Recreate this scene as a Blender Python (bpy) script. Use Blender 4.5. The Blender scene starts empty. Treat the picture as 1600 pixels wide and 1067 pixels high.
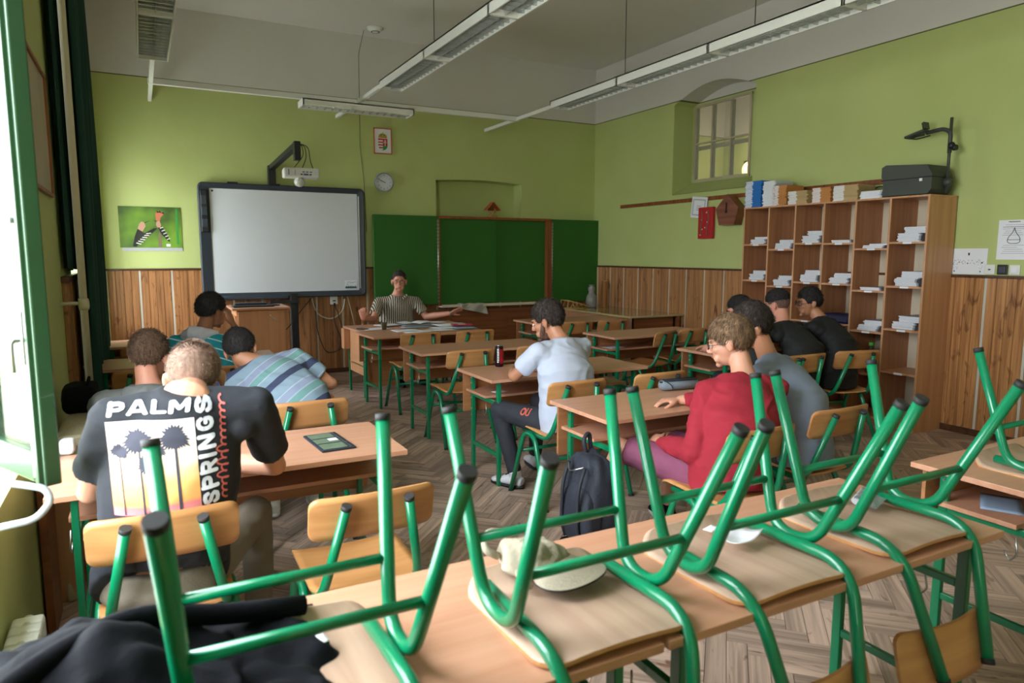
import bpy, bmesh, math, random
from math import sin, cos, pi, radians, sqrt
from mathutils import Vector, Matrix, noise
from mathutils.bvhtree import BVHTree
random.seed(7)
C = bpy.context.scene.collection
V = Vector
# ---------------------------------------------------------------- camera, sky, exposure
cam_d = bpy.data.cameras.new('camera'); cam = bpy.data.objects.new('camera', cam_d); C.objects.link(cam)
cam_d.sensor_width = 36; cam_d.lens = 1087.7 / 1600 * 36; cam_d.clip_start = .05
_y, _p, _r = radians(27.933), radians(7.15), radians(.078)
fw = V((sin(_y)*cos(_p), cos(_y)*cos(_p), -sin(_p))); rt = V((cos(_y), -sin(_y), 0)); up = rt.cross(fw)
r2 = rt*cos(_r)+up*sin(_r); u2 = -rt*sin(_r)+up*cos(_r)
cam.matrix_world = Matrix(((r2.x, u2.x, -fw.x, 0), (r2.y, u2.y, -fw.y, 0), (r2.z, u2.z, -fw.z, 1.6), (0, 0, 0, 1)))
cam_d.dof.use_dof = True; cam_d.dof.focus_distance = 4.6; cam_d.dof.aperture_fstop = 3.2
sc = bpy.context.scene; sc.camera = cam
sc.view_settings.view_transform = 'Standard'; sc.view_settings.look = 'None'
sc.view_settings.gamma = 1; sc.view_settings.use_curve_mapping = False
sc.view_settings.exposure = 0.17
try:
    sc.cycles.use_denoising = True; sc.cycles.denoiser = 'OPENIMAGEDENOISE'
    sc.cycles.max_bounces = 8; sc.cycles.diffuse_bounces = 5; sc.cycles.sample_clamp_indirect = 6
except Exception: pass
w = bpy.data.worlds.new('overcast_sky'); sc.world = w; w.use_nodes = True
nt = w.node_tree; nt.nodes.clear()
tc = nt.nodes.new('ShaderNodeTexCoord'); sx = nt.nodes.new('ShaderNodeSeparateXYZ')
rp = nt.nodes.new('ShaderNodeValToRGB'); bg = nt.nodes.new('ShaderNodeBackground'); ou = nt.nodes.new('ShaderNodeOutputWorld')
nt.links.new(tc.outputs['Generated'], sx.inputs[0]); mr = nt.nodes.new('ShaderNodeMapRange')
mr.inputs[1].default_value = -1; mr.inputs[2].default_value = 1
nt.links.new(sx.outputs[2], mr.inputs[0]); nt.links.new(mr.outputs[0], rp.inputs[0])
rp.color_ramp.elements[0].position = .44; rp.color_ramp.elements[0].color = (.50, .54, .50, 1)
rp.color_ramp.elements[1].position = .56; rp.color_ramp.elements[1].color = (.86, .94, 1.0, 1)
nt.links.new(rp.outputs[0], bg.inputs[0]); bg.inputs[1].default_value = SKY = 20.0
nt.links.new(bg.outputs[0], ou.inputs[0])
# room: X to the right along the board wall, Y towards the board wall, Z up; camera at (0, 0, 1.6)
XL, XR, YB, YF, ZC, ZP, ZW = -.44, 6.47, 9.40, -2.4, 4.45, 3.63, 1.42
WIN = [(-2.3, -1.5, .8, 3.6), (1.15, 3.25, .8, 3.6), (5.85, 7.35, .8, 3.6), (7.85, 9.05, .8, 3.6)]  # first opening, unseen behind the camera, is added to light the room
for (a, b, z0, z1) in WIN:          # portals: they only guide sampling of the sky through the windows
    l = bpy.data.lights.new('window_portal', 'AREA'); l.shape = 'RECTANGLE'; l.size = z1-z0; l.size_y = b-a
    l.cycles.is_portal = True
    o = bpy.data.objects.new('window_portal', l); C.objects.link(o)
    o.matrix_world = Matrix.Translation((XL-.42, (a+b)/2, (z0+z1)/2)) @ Matrix(((0, 0, -1, 0), (0, 1, 0, 0), (1, 0, 0, 0), (0, 0, 0, 1)))

# ---------------------------------------------------------------- materials
MATS = {}
def S(r, g, b):
    f = lambda c: (c/255/12.92) if c/255 <= .04045 else ((c/255+.055)/1.055)**2.4
    return (f(r), f(g), f(b), 1)
def newmat(name):
    m = bpy.data.materials.new(name); m.use_nodes = True; MATS[name] = m
    return m, m.node_tree, m.node_tree.nodes['Principled BSDF']
def mat(name, col, rough=.6, var=.0, scale=8, bump=0, bscale=60, metal=0, stretch=(1, 1, 1), spec=.5, coat=0, sss=0):
    """plain paint, cloth, metal ... with mild procedural variation"""
    m, n, b = newmat(name)
    b.inputs['Roughness'].default_value = rough; b.inputs['Metallic'].default_value = metal
    b.inputs['Specular IOR Level'].default_value = spec; b.inputs['Coat Weight'].default_value = coat
    b.inputs['Base Color'].default_value = col
    t = n.nodes.new('ShaderNodeTexCoord'); mp = n.nodes.new('ShaderNodeMapping'); mp.inputs['Scale'].default_value = stretch
    n.links.new(t.outputs['Object'], mp.inputs[0])
    ns = n.nodes.new('ShaderNodeTexNoise'); ns.inputs['Scale'].default_value = scale; ns.inputs['Detail'].default_value = 5
    n.links.new(mp.outputs[0], ns.inputs[0])
    hs = n.nodes.new('ShaderNodeHueSaturation'); hs.inputs['Color'].default_value = col
    mr = n.nodes.new('ShaderNodeMapRange'); mr.inputs[3].default_value = 1-var; mr.inputs[4].default_value = 1+var
    n.links.new(ns.outputs[0], mr.inputs[0]); n.links.new(mr.outputs[0], hs.inputs['Value']); n.links.new(hs.outputs[0], b.inputs['Base Color'])
    if bump:
        n2 = n.nodes.new('ShaderNodeTexNoise'); n2.inputs['Scale'].default_value = bscale; n2.inputs['Detail'].default_value = 3
        n.links.new(mp.outputs[0], n2.inputs[0]); bp = n.nodes.new('ShaderNodeBump'); bp.inputs['Strength'].default_value = bump
        bp.inputs['Distance'].default_value = .01; n.links.new(n2.outputs[0], bp.inputs['Height']); n.links.new(bp.outputs[0], b.inputs['Normal'])
    if sss:
        b.inputs['Subsurface Weight'].default_value = sss; b.inputs['Subsurface Radius'].default_value = (.01, .004, .002)
        b.inputs['Subsurface Scale'].default_value = 1
    return m
def wood(name, c1, c2, axis='X', rough=.4, scale=1.0, knots=False, coat=0, uv=False, rnd=.12):
    """streaky wood; grain runs along axis in the object's own space"""
    m, n, b = newmat(name); b.inputs['Roughness'].default_value = rough; b.inputs['Coat Weight'].default_value = coat
    t = n.nodes.new('ShaderNodeTexCoord'); mp = n.nodes.new('ShaderNodeMapping')
    s = {'X': (.9, 22, 22), 'Y': (22, .9, 22), 'Z': (22, 22, .9)}[axis]
    mp.inputs['Scale'].default_value = [k*scale for k in s]
    oi = n.nodes.new('ShaderNodeObjectInfo'); cb = n.nodes.new('ShaderNodeCombineXYZ')
    ge = n.nodes.new('ShaderNodeNewGeometry'); ad = n.nodes.new('ShaderNodeMath'); ad.operation = 'ADD'
    n.links.new(oi.outputs['Random'], ad.inputs[0]); n.links.new(ge.outputs['Random Per Island'], ad.inputs[1])
    fr = n.nodes.new('ShaderNodeMath'); fr.operation = 'FRACT'; n.links.new(ad.outputs[0], fr.inputs[0])
    mu = n.nodes.new('ShaderNodeMath'); mu.operation = 'MULTIPLY'; mu.inputs[1].default_value = 37
    n.links.new((fr if uv else oi).outputs[0 if uv else 'Random'], mu.inputs[0])
    for k in range(3): n.links.new(mu.outputs[0], cb.inputs[k])
    n.links.new(cb.outputs[0], mp.inputs['Location'])
    n.links.new(t.outputs['UV' if uv else 'Object'], mp.inputs[0])
    ns = n.nodes.new('ShaderNodeTexNoise'); ns.inputs['Scale'].default_value = 1; ns.inputs['Detail'].default_value = 6
    ns.inputs['Distortion'].default_value = 1.2 if knots else .4
    n.links.new(mp.outputs[0], ns.inputs[0])
    rp = n.nodes.new('ShaderNodeValToRGB'); rp.color_ramp.elements[0].position = .34; rp.color_ramp.elements[1].position = .66
    rp.color_ramp.elements[0].color = c2; rp.color_ramp.elements[1].color = c1
    n.links.new(ns.outputs[0], rp.inputs[0]); out = rp.outputs[0]
    if knots:
        mp2 = n.nodes.new('ShaderNodeMapping'); q = {'X': (3, 9, 9), 'Y': (9, 3, 9), 'Z': (9, 9, 3)}[axis]; mp2.inputs['Scale'].default_value = q
        n.links.new(t.outputs['UV' if uv else 'Object'], mp2.inputs[0]); n.links.new(cb.outputs[0], mp2.inputs['Location'])
        n3 = n.nodes.new('ShaderNodeTexNoise'); n3.inputs['Scale'].default_value = 1; n3.inputs['Detail'].default_value = 2; n3.inputs['Distortion'].default_value = 2
        n.links.new(mp2.outputs[0], n3.inputs[0])
        r3 = n.nodes.new('ShaderNodeValToRGB'); r3.color_ramp.elements[0].position = .62; r3.color_ramp.elements[1].position = .72
        r3.color_ramp.elements[0].color = (1, 1, 1, 1); r3.color_ramp.elements[1].color = (.42, .33, .28, 1)
        n.links.new(n3.outputs[0], r3.inputs[0]); mx = n.nodes.new('ShaderNodeMix'); mx.data_type = 'RGBA'; mx.blend_type = 'MULTIPLY'; mx.inputs[0].default_value = 1
        n.links.new(out, mx.inputs[6]); n.links.new(r3.outputs[0], mx.inputs[7]); out = mx.outputs[2]
    hs = n.nodes.new('ShaderNodeHueSaturation'); mr = n.nodes.new('ShaderNodeMapRange')
    mr.inputs[3].default_value = 1-rnd; mr.inputs[4].default_value = 1+rnd
    n.links.new((fr if uv else oi).outputs[0 if uv else 'Random'], mr.inputs[0]); n.links.new(mr.outputs[0], hs.inputs['Value'])
    n.links.new(out, hs.inputs['Color']); n.links.new(hs.outputs[0], b.inputs['Base Color'])
    return m
def emit(name, col, s):
    m, n, b = newmat(name); b.inputs['Base Color'].default_value = col
    b.inputs['Emission Color'].default_value = col; b.inputs['Emission Strength'].default_value = s; return m
def bands(name, stops, src='Object', axis=(0, 0, 1), off=0, rough=.8, rep=None, base=None):
    """colour bands along an axis of the thing's own space: dyed stripes and prints"""
    m, n, b = newmat(name); b.inputs['Roughness'].default_value = rough
    t = n.nodes.new('ShaderNodeTexCoord'); d = n.nodes.new('ShaderNodeVectorMath'); d.operation = 'DOT_PRODUCT'
    d.inputs[1].default_value = axis; n.links.new(t.outputs[src], d.inputs[0])
    a = n.nodes.new('ShaderNodeMath'); a.operation = 'ADD'; a.inputs[1].default_value = off; n.links.new(d.outputs['Value'], a.inputs[0]); o = a.outputs[0]
    if rep:
        q = n.nodes.new('ShaderNodeMath'); q.operation = 'DIVIDE'; q.inputs[1].default_value = rep; n.links.new(o, q.inputs[0])
        f = n.nodes.new('ShaderNodeMath'); f.operation = 'FRACT'; n.links.new(q.outputs[0], f.inputs[0]); o = f.outputs[0]
    rp = n.nodes.new('ShaderNodeValToRGB'); rp.color_ramp.interpolation = 'LINEAR' if base == 'smooth' else 'CONSTANT'
    while len(rp.color_ramp.elements) < len(stops): rp.color_ramp.elements.new(.5)
    for e, (p, c) in zip(rp.color_ramp.elements, stops): e.position = p; e.color = c
    n.links.new(o, rp.inputs[0]); n.links.new(rp.outputs[0], b.inputs['Base Color']); return m

# wall paint: green up to ZP, chalky white above it, with a thin dark edge line (a real paint edge)
def wallpaint():
    m, n, b = newmat('wall_paint'); b.inputs['Roughness'].default_value = .75
    g = n.nodes.new('ShaderNodeNewGeometry'); s = n.nodes.new('ShaderNodeSeparateXYZ'); n.links.new(g.outputs['Position'], s.inputs[0])
    ns = n.nodes.new('ShaderNodeTexNoise'); ns.inputs['Scale'].default_value = 1.3; ns.inputs['Detail'].default_value = 6; n.links.new(g.outputs['Position'], ns.inputs[0])
    r = n.nodes.new('ShaderNodeValToRGB'); r.color_ramp.elements[0].position = .3; r.color_ramp.elements[1].position = .7
    r.color_ramp.elements[0].color = S(178, 188, 118); r.color_ramp.elements[1].color = S(187, 196, 128); n.links.new(ns.outputs[0], r.inputs[0])
    r2 = n.nodes.new('ShaderNodeValToRGB'); r2.color_ramp.elements[0].color = S(208, 204, 200); r2.color_ramp.elements[1].color = S(216, 212, 208); n.links.new(ns.outputs[0], r2.inputs[0])
    st = n.nodes.new('ShaderNodeMath'); st.operation = 'GREATER_THAN'; st.inputs[1].default_value = ZP; n.links.new(s.outputs[2], st.inputs[0])
    mx = n.nodes.new('ShaderNodeMix'); mx.data_type = 'RGBA'; n.links.new(st.outputs[0], mx.inputs[0]); n.links.new(r.outputs[0], mx.inputs[6]); n.links.new(r2.outputs[0], mx.inputs[7])
    c = n.nodes.new('ShaderNodeMath'); c.operation = 'COMPARE'; c.inputs[1].default_value = ZP; c.inputs[2].default_value = .006; n.links.new(s.outputs[2], c.inputs[0])
    m3 = n.nodes.new('ShaderNodeMix'); m3.data_type = 'RGBA'; n.links.new(c.outputs[0], m3.inputs[0]); n.links.new(mx.outputs[2], m3.inputs[6]); m3.inputs[7].default_value = S(88, 92, 52)
    n.links.new(m3.outputs[2], b.inputs['Base Color'])
    n2 = n.nodes.new('ShaderNodeTexNoise'); n2.inputs['Scale'].default_value = 5; n2.inputs['Detail'].default_value = 8; n.links.new(g.outputs['Position'], n2.inputs[0])
    bp = n.nodes.new('ShaderNodeBump'); bp.inputs['Strength'].default_value = .25; bp.inputs['Distance'].default_value = .02; n.links.new(n2.outputs[0], bp.inputs['Height']); n.links.new(bp.outputs[0], b.inputs['Normal'])
    return m
PAINT = wallpaint()
M = MATS
mat('plaster', S(218, 213, 208), .8, .03, 2, .15, 5)
wood('parquet', S(198, 170, 152), S(146, 124, 110), 'X', .42, 1.3, True, uv=True, rnd=.26)
mat('parquet_joint', S(48, 38, 30), .9)
wood('wainscot', S(186, 132, 82), S(140, 92, 52), 'Z', .4, 1.0, True, rnd=.12)
wood('wainscot_back', S(174, 120, 76), S(128, 84, 50), 'Z', .4, 1.0, True, rnd=.08)
mat('white_strip', S(196, 190, 176), .5, .05)
wood('brown_rail', S(92, 56, 34), S(62, 36, 22), 'X', .4)
wood('desk_top', S(202, 150, 122), S(192, 138, 108), 'X', .33, 1.2, rnd=.03)
wood('desk_panel', S(178, 122, 80), S(158, 104, 66), 'X', .45, 1.2, rnd=.04)
mat('desk_edge', S(208, 152, 118), .5, .04)
wood('ply_seat', S(208, 152, 98), S(190, 132, 78), 'X', .35, .8, rnd=.06)
wood('ply_under', S(198, 166, 144), S(176, 144, 122), 'Y', .45, .8, rnd=.05)
wood('ply_back', S(198, 144, 92), S(178, 122, 74), 'X', .35, .8, rnd=.06)
mat('green_tube', S(0, 119, 78), .28, .05, 3, coat=.25)
mat('green_paint', S(30, 58, 34), .35, .08, 5, coat=.2)
mat('rubber_cap', S(38, 36, 36), .7)
mat('steel', S(190, 190, 190), .3, metal=1)
mat('black_plastic', S(28, 29, 32), .45, .1)
mat('dark_frame', S(50, 56, 66), .4, .08, 3)
mat('board_white', S(214, 217, 224), .22, .01)
mat('white_plastic', S(226, 225, 220), .4)
mat('chalk_green', S(38, 98, 24), .7, .10, 2.2, stretch=(1, 1, .5))
wood('board_wood', S(150, 84, 40), S(116, 60, 26), 'Z', .45)
wood('cabinet_brown', S(140, 84, 50), S(112, 64, 36), 'X', .35)
wood('case_wood', S(200, 148, 108), S(184, 130, 92), 'Z', .42, 1.0, rnd=.03)
wood('case_inner', S(184, 128, 88), S(164, 108, 72), 'Z', .5, 1.0, rnd=.03)
mat('hardboard', S(214, 200, 176), .7, .03)
mat('paper', S(232, 232, 238), .8, .02)
mat('paper_grey', S(176, 176, 180), .8, .04)
mat('lamp_white', S(232, 232, 228), .4)
mat('louver_metal', S(214, 216, 216), .2, .1, metal=.75)
mat('curtain', S(14, 62, 52), .85, .15, 12, .2, 200)
mat('pipe_cream', S(196, 186, 160), .45, .05)
mat('old_pane', S(200, 205, 195), .25, .1, spec=.1); M['old_pane'].node_tree.nodes['Principled BSDF'].inputs['Alpha'].default_value = .18
m, n, b = newmat('glass'); b.inputs['Roughness'].default_value = .02; b.inputs['Base Color'].default_value = (.93, .96, .95, 1)
b.inputs['Transmission Weight'].default_value = 1; b.inputs['IOR'].default_value = 1.45; b.inputs['Alpha'].default_value = .22
mat('clear_plastic', S(150, 140, 110), .15, spec=.6); M['clear_plastic'].node_tree.nodes['Principled BSDF'].inputs['Transmission Weight'].default_value = .7

# ---------------------------------------------------------------- mesh building
class G:
    """collects shapes in one bmesh; build() links it as one object"""
    def __init__(s): s.b = bmesh.new(); s.m = 0
    def _tag(s, fs):
        for f in fs: f.material_index = s.m
    def box(s, x0, x1, y0, y1, z0, z1, M_=None, bev=0, rot=None):
        vs = [s.b.verts.new(V((x, y, z))) for z in (z0, z1) for y in (y0, y1) for x in (x0, x1)]
        if rot is not None:
            c = V(((x0+x1)/2, (y0+y1)/2, (z0+z1)/2))
            for v in vs: v.co = c + rot @ (v.co-c)
        if M_ is not None:
            for v in vs: v.co = M_ @ v.co
        fs = [s.b.faces.new([vs[i] for i in q]) for q in ((0, 2, 3, 1), (4, 5, 7, 6), (0, 1, 5, 4), (2, 6, 7, 3), (0, 4, 6, 2), (1, 3, 7, 5))]
        s._tag(fs)
        if bev:
            es = {e for f in fs for e in f.edges}
            r = bmesh.ops.bevel(s.b, geom=list(es), offset=bev, segments=2, affect='EDGES', profile=.5)
            s._tag(r['faces'])
        return s
    def loft(s, pts, ra, rb=None, side=None, n=12, caps=True):
        """elliptical tube through pts; ra along side axis, rb across it"""
        pts = [V(p) for p in pts]; N = len(pts)
        ra = ra if hasattr(ra, '__len__') else [ra]*N; rb = ra if rb is None else (rb if hasattr(rb, '__len__') else [rb]*N)
        rings = []; prev = None
        for i, p in enumerate(pts):
            t = ((pts[min(i+1, N-1)]-p).normalized() + (p-pts[max(i-1, 0)]).normalized())
            t = t.normalized() if t.length > 1e-6 else V((0, 0, 1))
            if side is not None: u = V(side)
            elif prev is not None: u = prev
            else: u = V((1, 0, 0)) if abs(t.x) < .8 else V((0, 1, 0))
            u = (u - t*u.dot(t)); u = u.normalized() if u.length > 1e-5 else t.orthogonal().normalized()
            prev = u; v = t.cross(u)
            rings.append([s.b.verts.new(p + u*ra[i]*cos(2*pi*k/n) + v*rb[i]*sin(2*pi*k/n)) for k in range(n)])
        fs = []
        for a, c in zip(rings, rings[1:]):
            for k in range(n): fs.append(s.b.faces.new((a[k], a[(k+1) % n], c[(k+1) % n], c[k])))
        if caps: fs.append(s.b.faces.new(rings[0][::-1])); fs.append(s.b.faces.new(rings[-1]))
        for f in fs: f.smooth = len(f.verts) == 4
        s._tag(fs); return s
    def tube(s, pts, r, n=10, bend=0, seg=5):
        """round pipe with rounded corners of radius bend"""
        pts = [V(p) for p in pts]; out = [pts[0]]
        for i in range(1, len(pts)-1):
            a, p, c = pts[i-1], pts[i], pts[i+1]
            d1 = (a-p); d2 = (c-p); L = min(bend, d1.length*.48, d2.length*.48)
            if L <= 0: out.append(p); continue
            A = p+d1.normalized()*L; B = p+d2.normalized()*L
            for k in range(seg+1):
                t = k/seg; out.append(A*(1-t)**2 + p*2*t*(1-t) + B*t*t)
        out.append(pts[-1]); return s.loft(out, r, n=n)
    def sph(s, c, r, u=2, M_=None, rot=None):
        r = r if hasattr(r, '__len__') else (r, r, r)
        mm = Matrix.Translation(V(c)) @ (rot.to_4x4() if rot is not None else Matrix()) @ Matrix.Diagonal((*r, 1))
        if M_ is not None: mm = M_ @ mm
        res = bmesh.ops.create_icosphere(s.b, subdivisions=u, radius=1, matrix=mm)
        fs = {f for v in res['verts'] for f in v.link_faces}
        for f in fs: f.smooth = True
        s._tag(fs); return s
    def lathe(s, prof, c=(0, 0, 0), n=24, rot=None):
        c = V(c); rot = rot or Matrix.Identity(3); rings = []
        for r, z in prof: rings.append([s.b.verts.new(c + rot @ V((r*cos(2*pi*k/n), r*sin(2*pi*k/n), z))) for k in range(n)])
        fs = []
        for a, d in zip(rings, rings[1:]):
            for k in range(n): fs.append(s.b.faces.new((a[k], a[(k+1) % n], d[(k+1) % n], d[k])))
        fs.append(s.b.faces.new(rings[0][::-1])); fs.append(s.b.faces.new(rings[-1]))
        for f in fs: f.smooth = len(f.verts) == 4
        s._tag(fs); return s
    def prism(s, poly, d, M_=None, flip=False):
        """poly in local XY extruded along local Z by d"""
        a = [s.b.verts.new(V((x, y, 0))) for x, y in poly]; c = [s.b.verts.new(V((x, y, d))) for x, y in poly]
        if M_ is not None:
            for v in a+c: v.co = M_ @ v.co
        k = len(poly); fs = [s.b.faces.new(a[::-1]), s.b.faces.new(c)]
        for i in range(k): fs.append(s.b.faces.new((a[i], a[(i+1) % k], c[(i+1) % k], c[i])))
        s._tag(fs); return s
    def grid(s, f, nu, nv, smooth=True):
        vs = [[s.b.verts.new(V(f(i/nu, j/nv))) for j in range(nv+1)] for i in range(nu+1)]
        fs = [s.b.faces.new((vs[i][j], vs[i+1][j], vs[i+1][j+1], vs[i][j+1])) for i in range(nu) for j in range(nv)]
        for q in fs: q.smooth = smooth
        s._tag(fs); return s
    def mesh(s, name, mats):
        bmesh.ops.recalc_face_normals(s.b, faces=s.b.faces[:])
        me = bpy.data.meshes.new(name); s.b.to_mesh(me); s.b.free()
        for k in (mats if isinstance(mats, (list, tuple)) else [mats]): me.materials.append(M[k] if isinstance(k, str) else k)
        return me
    def split(s, name, mats, parent):
        """every separate piece becomes an object of its own"""
        todo = set(s.b.verts); out = []
        while todo:
            st = [todo.pop()]; isl = set(st)
            while st:
                for e in st.pop().link_edges:
                    for v in e.verts:
                        if v in todo: todo.discard(v); isl.add(v); st.append(v)
            g2 = G(); mp = {v: g2.b.verts.new(v.co) for v in isl}
            for f in {f for v in isl for f in v.link_faces}:
                f2 = g2.b.faces.new([mp[v] for v in f.verts]); f2.smooth = f.smooth
            out.append(g2.build(name, mats, parent))
        s.b.free(); return out
    def build(s, name, mats, parent=None, loc=None, rz=None):
        return link(name, s.mesh(name, mats), parent, loc, rz)
def link(name, me, parent=None, loc=None, rz=None):
    o = bpy.data.objects.new(name, me); C.objects.link(o)
    if parent: o.parent = parent
    if loc is not None: o.location = loc
    if rz is not None: o.rotation_euler.z = rz
    return o
def tag(o, label=None, cat=None, group=None, kind=None):
    if label: o['label'] = label
    if cat: o['category'] = cat
    if group: o['group'] = group
    if kind: o['kind'] = kind
    return o
def thing(name, label, cat, loc=(0, 0, 0), rz=0, group=None):
    o = bpy.data.objects.new(name, None); C.objects.link(o); o.location = loc; o.rotation_euler.z = rz; o.empty_display_size = .1
    return tag(o, label, cat, group)
KIDS = {}
def dup(root, loc, rot, label, group=None):
    def cp(o, par):
        c = o.copy(); C.objects.link(c); c.parent = par
        for k in KIDS.setdefault(o.name, [x for x in bpy.data.objects if x.parent == o]): cp(k, c)
        return c
    r = root.copy(); C.objects.link(r); r.location = loc; r.rotation_euler = rot if hasattr(rot, '__len__') else (0, 0, rot)
    for k in KIDS.setdefault(root.name, [x for x in bpy.data.objects if x.parent == root]): cp(k, r)
    r['label'] = label
    if group: r['group'] = group
    return r
def struct(o): o['kind'] = 'structure'; return o
def soften(o, wdt=.003, seg=2):
    md = o.modifiers.new('soft_edge', 'BEVEL'); md.width = wdt; md.segments = seg; md.limit_method = 'ANGLE'; return o
def pframe(origin, x, y):
    """matrix with local X along x, local Y along y, Z their cross product"""
    x = V(x).normalized(); y = V(y); y = (y-x*y.dot(x)).normalized(); z = x.cross(y)
    return Matrix(((x.x, y.x, z.x, origin[0]), (x.y, y.y, z.y, origin[1]), (x.z, y.z, z.z, origin[2]), (0, 0, 0, 1)))
# flat drawing frames: on the board wall (seen along +Y) and on the right wall (seen along +X)
def onback(x, z, y=YB-.002): return pframe((x, y, z), (1, 0, 0), (0, 0, 1))
def onright(yy, z, x=XR-.002): return pframe((x, yy, z), (0, -1, 0), (0, 0, 1))
def text_mesh(txt, size, bold=0, shear=0, spacing=1):
    c = bpy.data.curves.new('txt', 'FONT'); c.body = txt; c.size = size; c.offset = bold; c.shear = shear; c.space_character = spacing; c.resolution_u = 3
    o = bpy.data.objects.new('txt', c); C.objects.link(o); bpy.context.view_layer.update()
    me = bpy.data.meshes.new_from_object(o.evaluated_get(bpy.context.evaluated_depsgraph_get())); bpy.data.objects.remove(o); return me

# ---------------------------------------------------------------- room shell
def wall_plane(g, outer, holes, mp, depth):
    """planar wall with holes and their reveals; mp maps (u, v, d) to the room"""
    b = g.b; es = []
    def loop(poly):
        vs = [b.verts.new(V(mp(u, v, 0))) for u, v in poly]; e = [b.edges.new((vs[i], vs[(i+1) % len(vs)])) for i in range(len(vs))]; es.extend(e); return vs
    loop(outer); hv = [loop(h) for h in holes]
    bmesh.ops.triangle_fill(b, edges=es, use_beauty=True, use_dissolve=False)
    for h, vs in zip(holes, hv):
        bk = [b.verts.new(V(mp(u, v, depth))) for u, v in h]
        for i in range(len(vs)): b.faces.new((vs[i], vs[(i+1) % len(vs)], bk[(i+1) % len(vs)], bk[i]))
def arch(u0, u1, v0, v1, rise=.12, n=10):
    return [(u0, v0), (u1, v0)] + [(u1+(u0-u1)*k/n, v1-rise+rise*sin(pi*k/n)) for k in range(n+1)]
# board wall with the blind niche behind the board
g = G(); niche = arch(3.76, 5.14, 1.6, 2.67, .03)
wall_plane(g, [(XL, -.03), (XR, -.03), (XR, ZC), (XL, ZC)], [niche], lambda u, v, d: (u, YB+d, v), .25)
f = g.b.faces.new([g.b.verts.new((u, YB+.25, v)) for u, v in niche])
wall_back = struct(g.build('wall_back', PAINT))
# right wall with the arched high window
g = G(); hole = arch(6.12, 7.54, 2.40, 3.76, .17)
wall_plane(g, [(YF, -.03), (YB, -.03), (YB, ZC), (YF, ZC)], [hole], lambda u, v, d: (XR+d, u, v), .34)
wall_right = struct(g.build('wall_right', PAINT))
g = G()
for (y0, y1, z0, z1) in ((6.0, 6.48, 2.2, 3.9), (7.50, 7.7, 2.2, 3.9), (6.48, 7.50, 2.2, 2.58), (6.48, 7.50, 3.60, 3.9)): g.box(XR+.335, XR+.42, y0, y1, z0, z1)
struct(g.build('trim_1', PAINT))                                    # wall round the window, at the back of the niche
g = G(); g.grid(lambda a, c: (XR+.34*a, 6.12+1.42*c, 2.405+.17*a), 4, 4); struct(g.build('trim_2', PAINT))   # sloping sill
# left wall: window openings between piers
g = G(); wall_plane(g, [(YF, -.03), (YB, -.03), (YB, ZC), (YF, ZC)], [arch(a, b_, z0, z1, .2) for a, b_, z0, z1 in WIN], lambda u, v, d: (XL-d, u, v), .38)
wall_left = struct(g.build('wall_left', PAINT))
g = G(); g.grid(lambda a, c: (XL+(XR-XL)*a, YF, ZC*c), 1, 1); struct(g.build('wall_front', PAINT))
def cove(a, c):
    x = XL+(XR-XL)*a; y = YF+(YB-YF)*c; dx = min(x-XL, XR-x); dy = min(YB-y, y-YF)
    q = lambda d: (1-sqrt(max(0, 1-(1-min(1, d/.35))**2)))*.3
    return (x, y, ZC-q(dx)-q(dy) if min(dx, dy) < .35 else ZC)
g = G(); g.grid(lambda a, c: (XL+(XR-XL)*a, YF+(YB-YF)*c, ZC), 2, 2); struct(g.build('ceiling', 'plaster'))
# ground outside and its far trees stay with the sky; floor of herringbone parquet
g = G(); g.grid(lambda a, c: (XL+(XR-XL)*a, YF+(YB-YF)*c, -.012), 1, 1); floor = struct(g.build('floor', 'parquet_joint'))
Wp, Lp = .082, .41
pl = []; ca = cos(radians(45))
for i in range(-170, 170):
    for j in range(-30, 30):
        for hz in (0, 1):
            u, v = i*Wp+j*Lp, i*Wp-j*Lp
            cu, cv = (u+Lp/2, v+Wp/2) if hz == 0 else (u+Lp+Wp/2, v+Wp-Lp/2)
            x, y = (cu-cv)*ca+3, (cu+cv)*ca+3.5
            if XL-.12 < x < XR+.12 and YF < y < YB+.12: pl.append((x, y, radians(45 if hz == 0 else 135)))
def infr(x, y):
    d = V((x, y, -1.6)); z = d.dot(fw)
    return z > .3 and abs(d.dot(r2)/z*1087.7) < 800 and -560 < d.dot(u2)/z*1087.7
seen = sorted([q for q in pl if infr(q[0], q[1])], key=lambda q: (q[0])**2+(q[1])**2)
parts = set(seen[:300])
def plank(bm, M_):
    uvl = bm.loops.layers.uv.verify(); L, W, h = Lp/2-.0012, Wp/2-.0012, .012
    P = [V((x, y, z)) for z in (-h, 0) for y in (-W, W) for x in (-L, L)]; vs = [bm.verts.new(M_ @ p) for p in P]
    for q in ((4, 5, 7, 6), (0, 1, 5, 4), (2, 6, 7, 3), (0, 4, 6, 2), (1, 3, 7, 5)):
        f = bm.faces.new([vs[i] for i in q])
        for l, i in zip(f.loops, q): l[uvl].uv = (P[i].x, P[i].y)
bm = bmesh.new(); plank(bm, Matrix()); pme = bpy.data.meshes.new('plank'); bm.to_mesh(pme); bm.free(); pme.materials.append(M['parquet'])
bm = bmesh.new()
for q in pl:
    z = random.uniform(-.001, .001)
    if q in parts:
        o = link('plank', pme, floor, (q[0], q[1], z), q[2])
    elif XL < q[0]+.1 and q[0] < XR+.05: plank(bm, Matrix.Translation((q[0], q[1], z)) @ Matrix.Rotation(q[2], 4, 'Z'))
me = bpy.data.meshes.new('parquet'); bm.to_mesh(me); bm.free(); me.materials.append(M['parquet'])
o = link('parquet', me, floor); o['kind'] = 'stuff'

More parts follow.
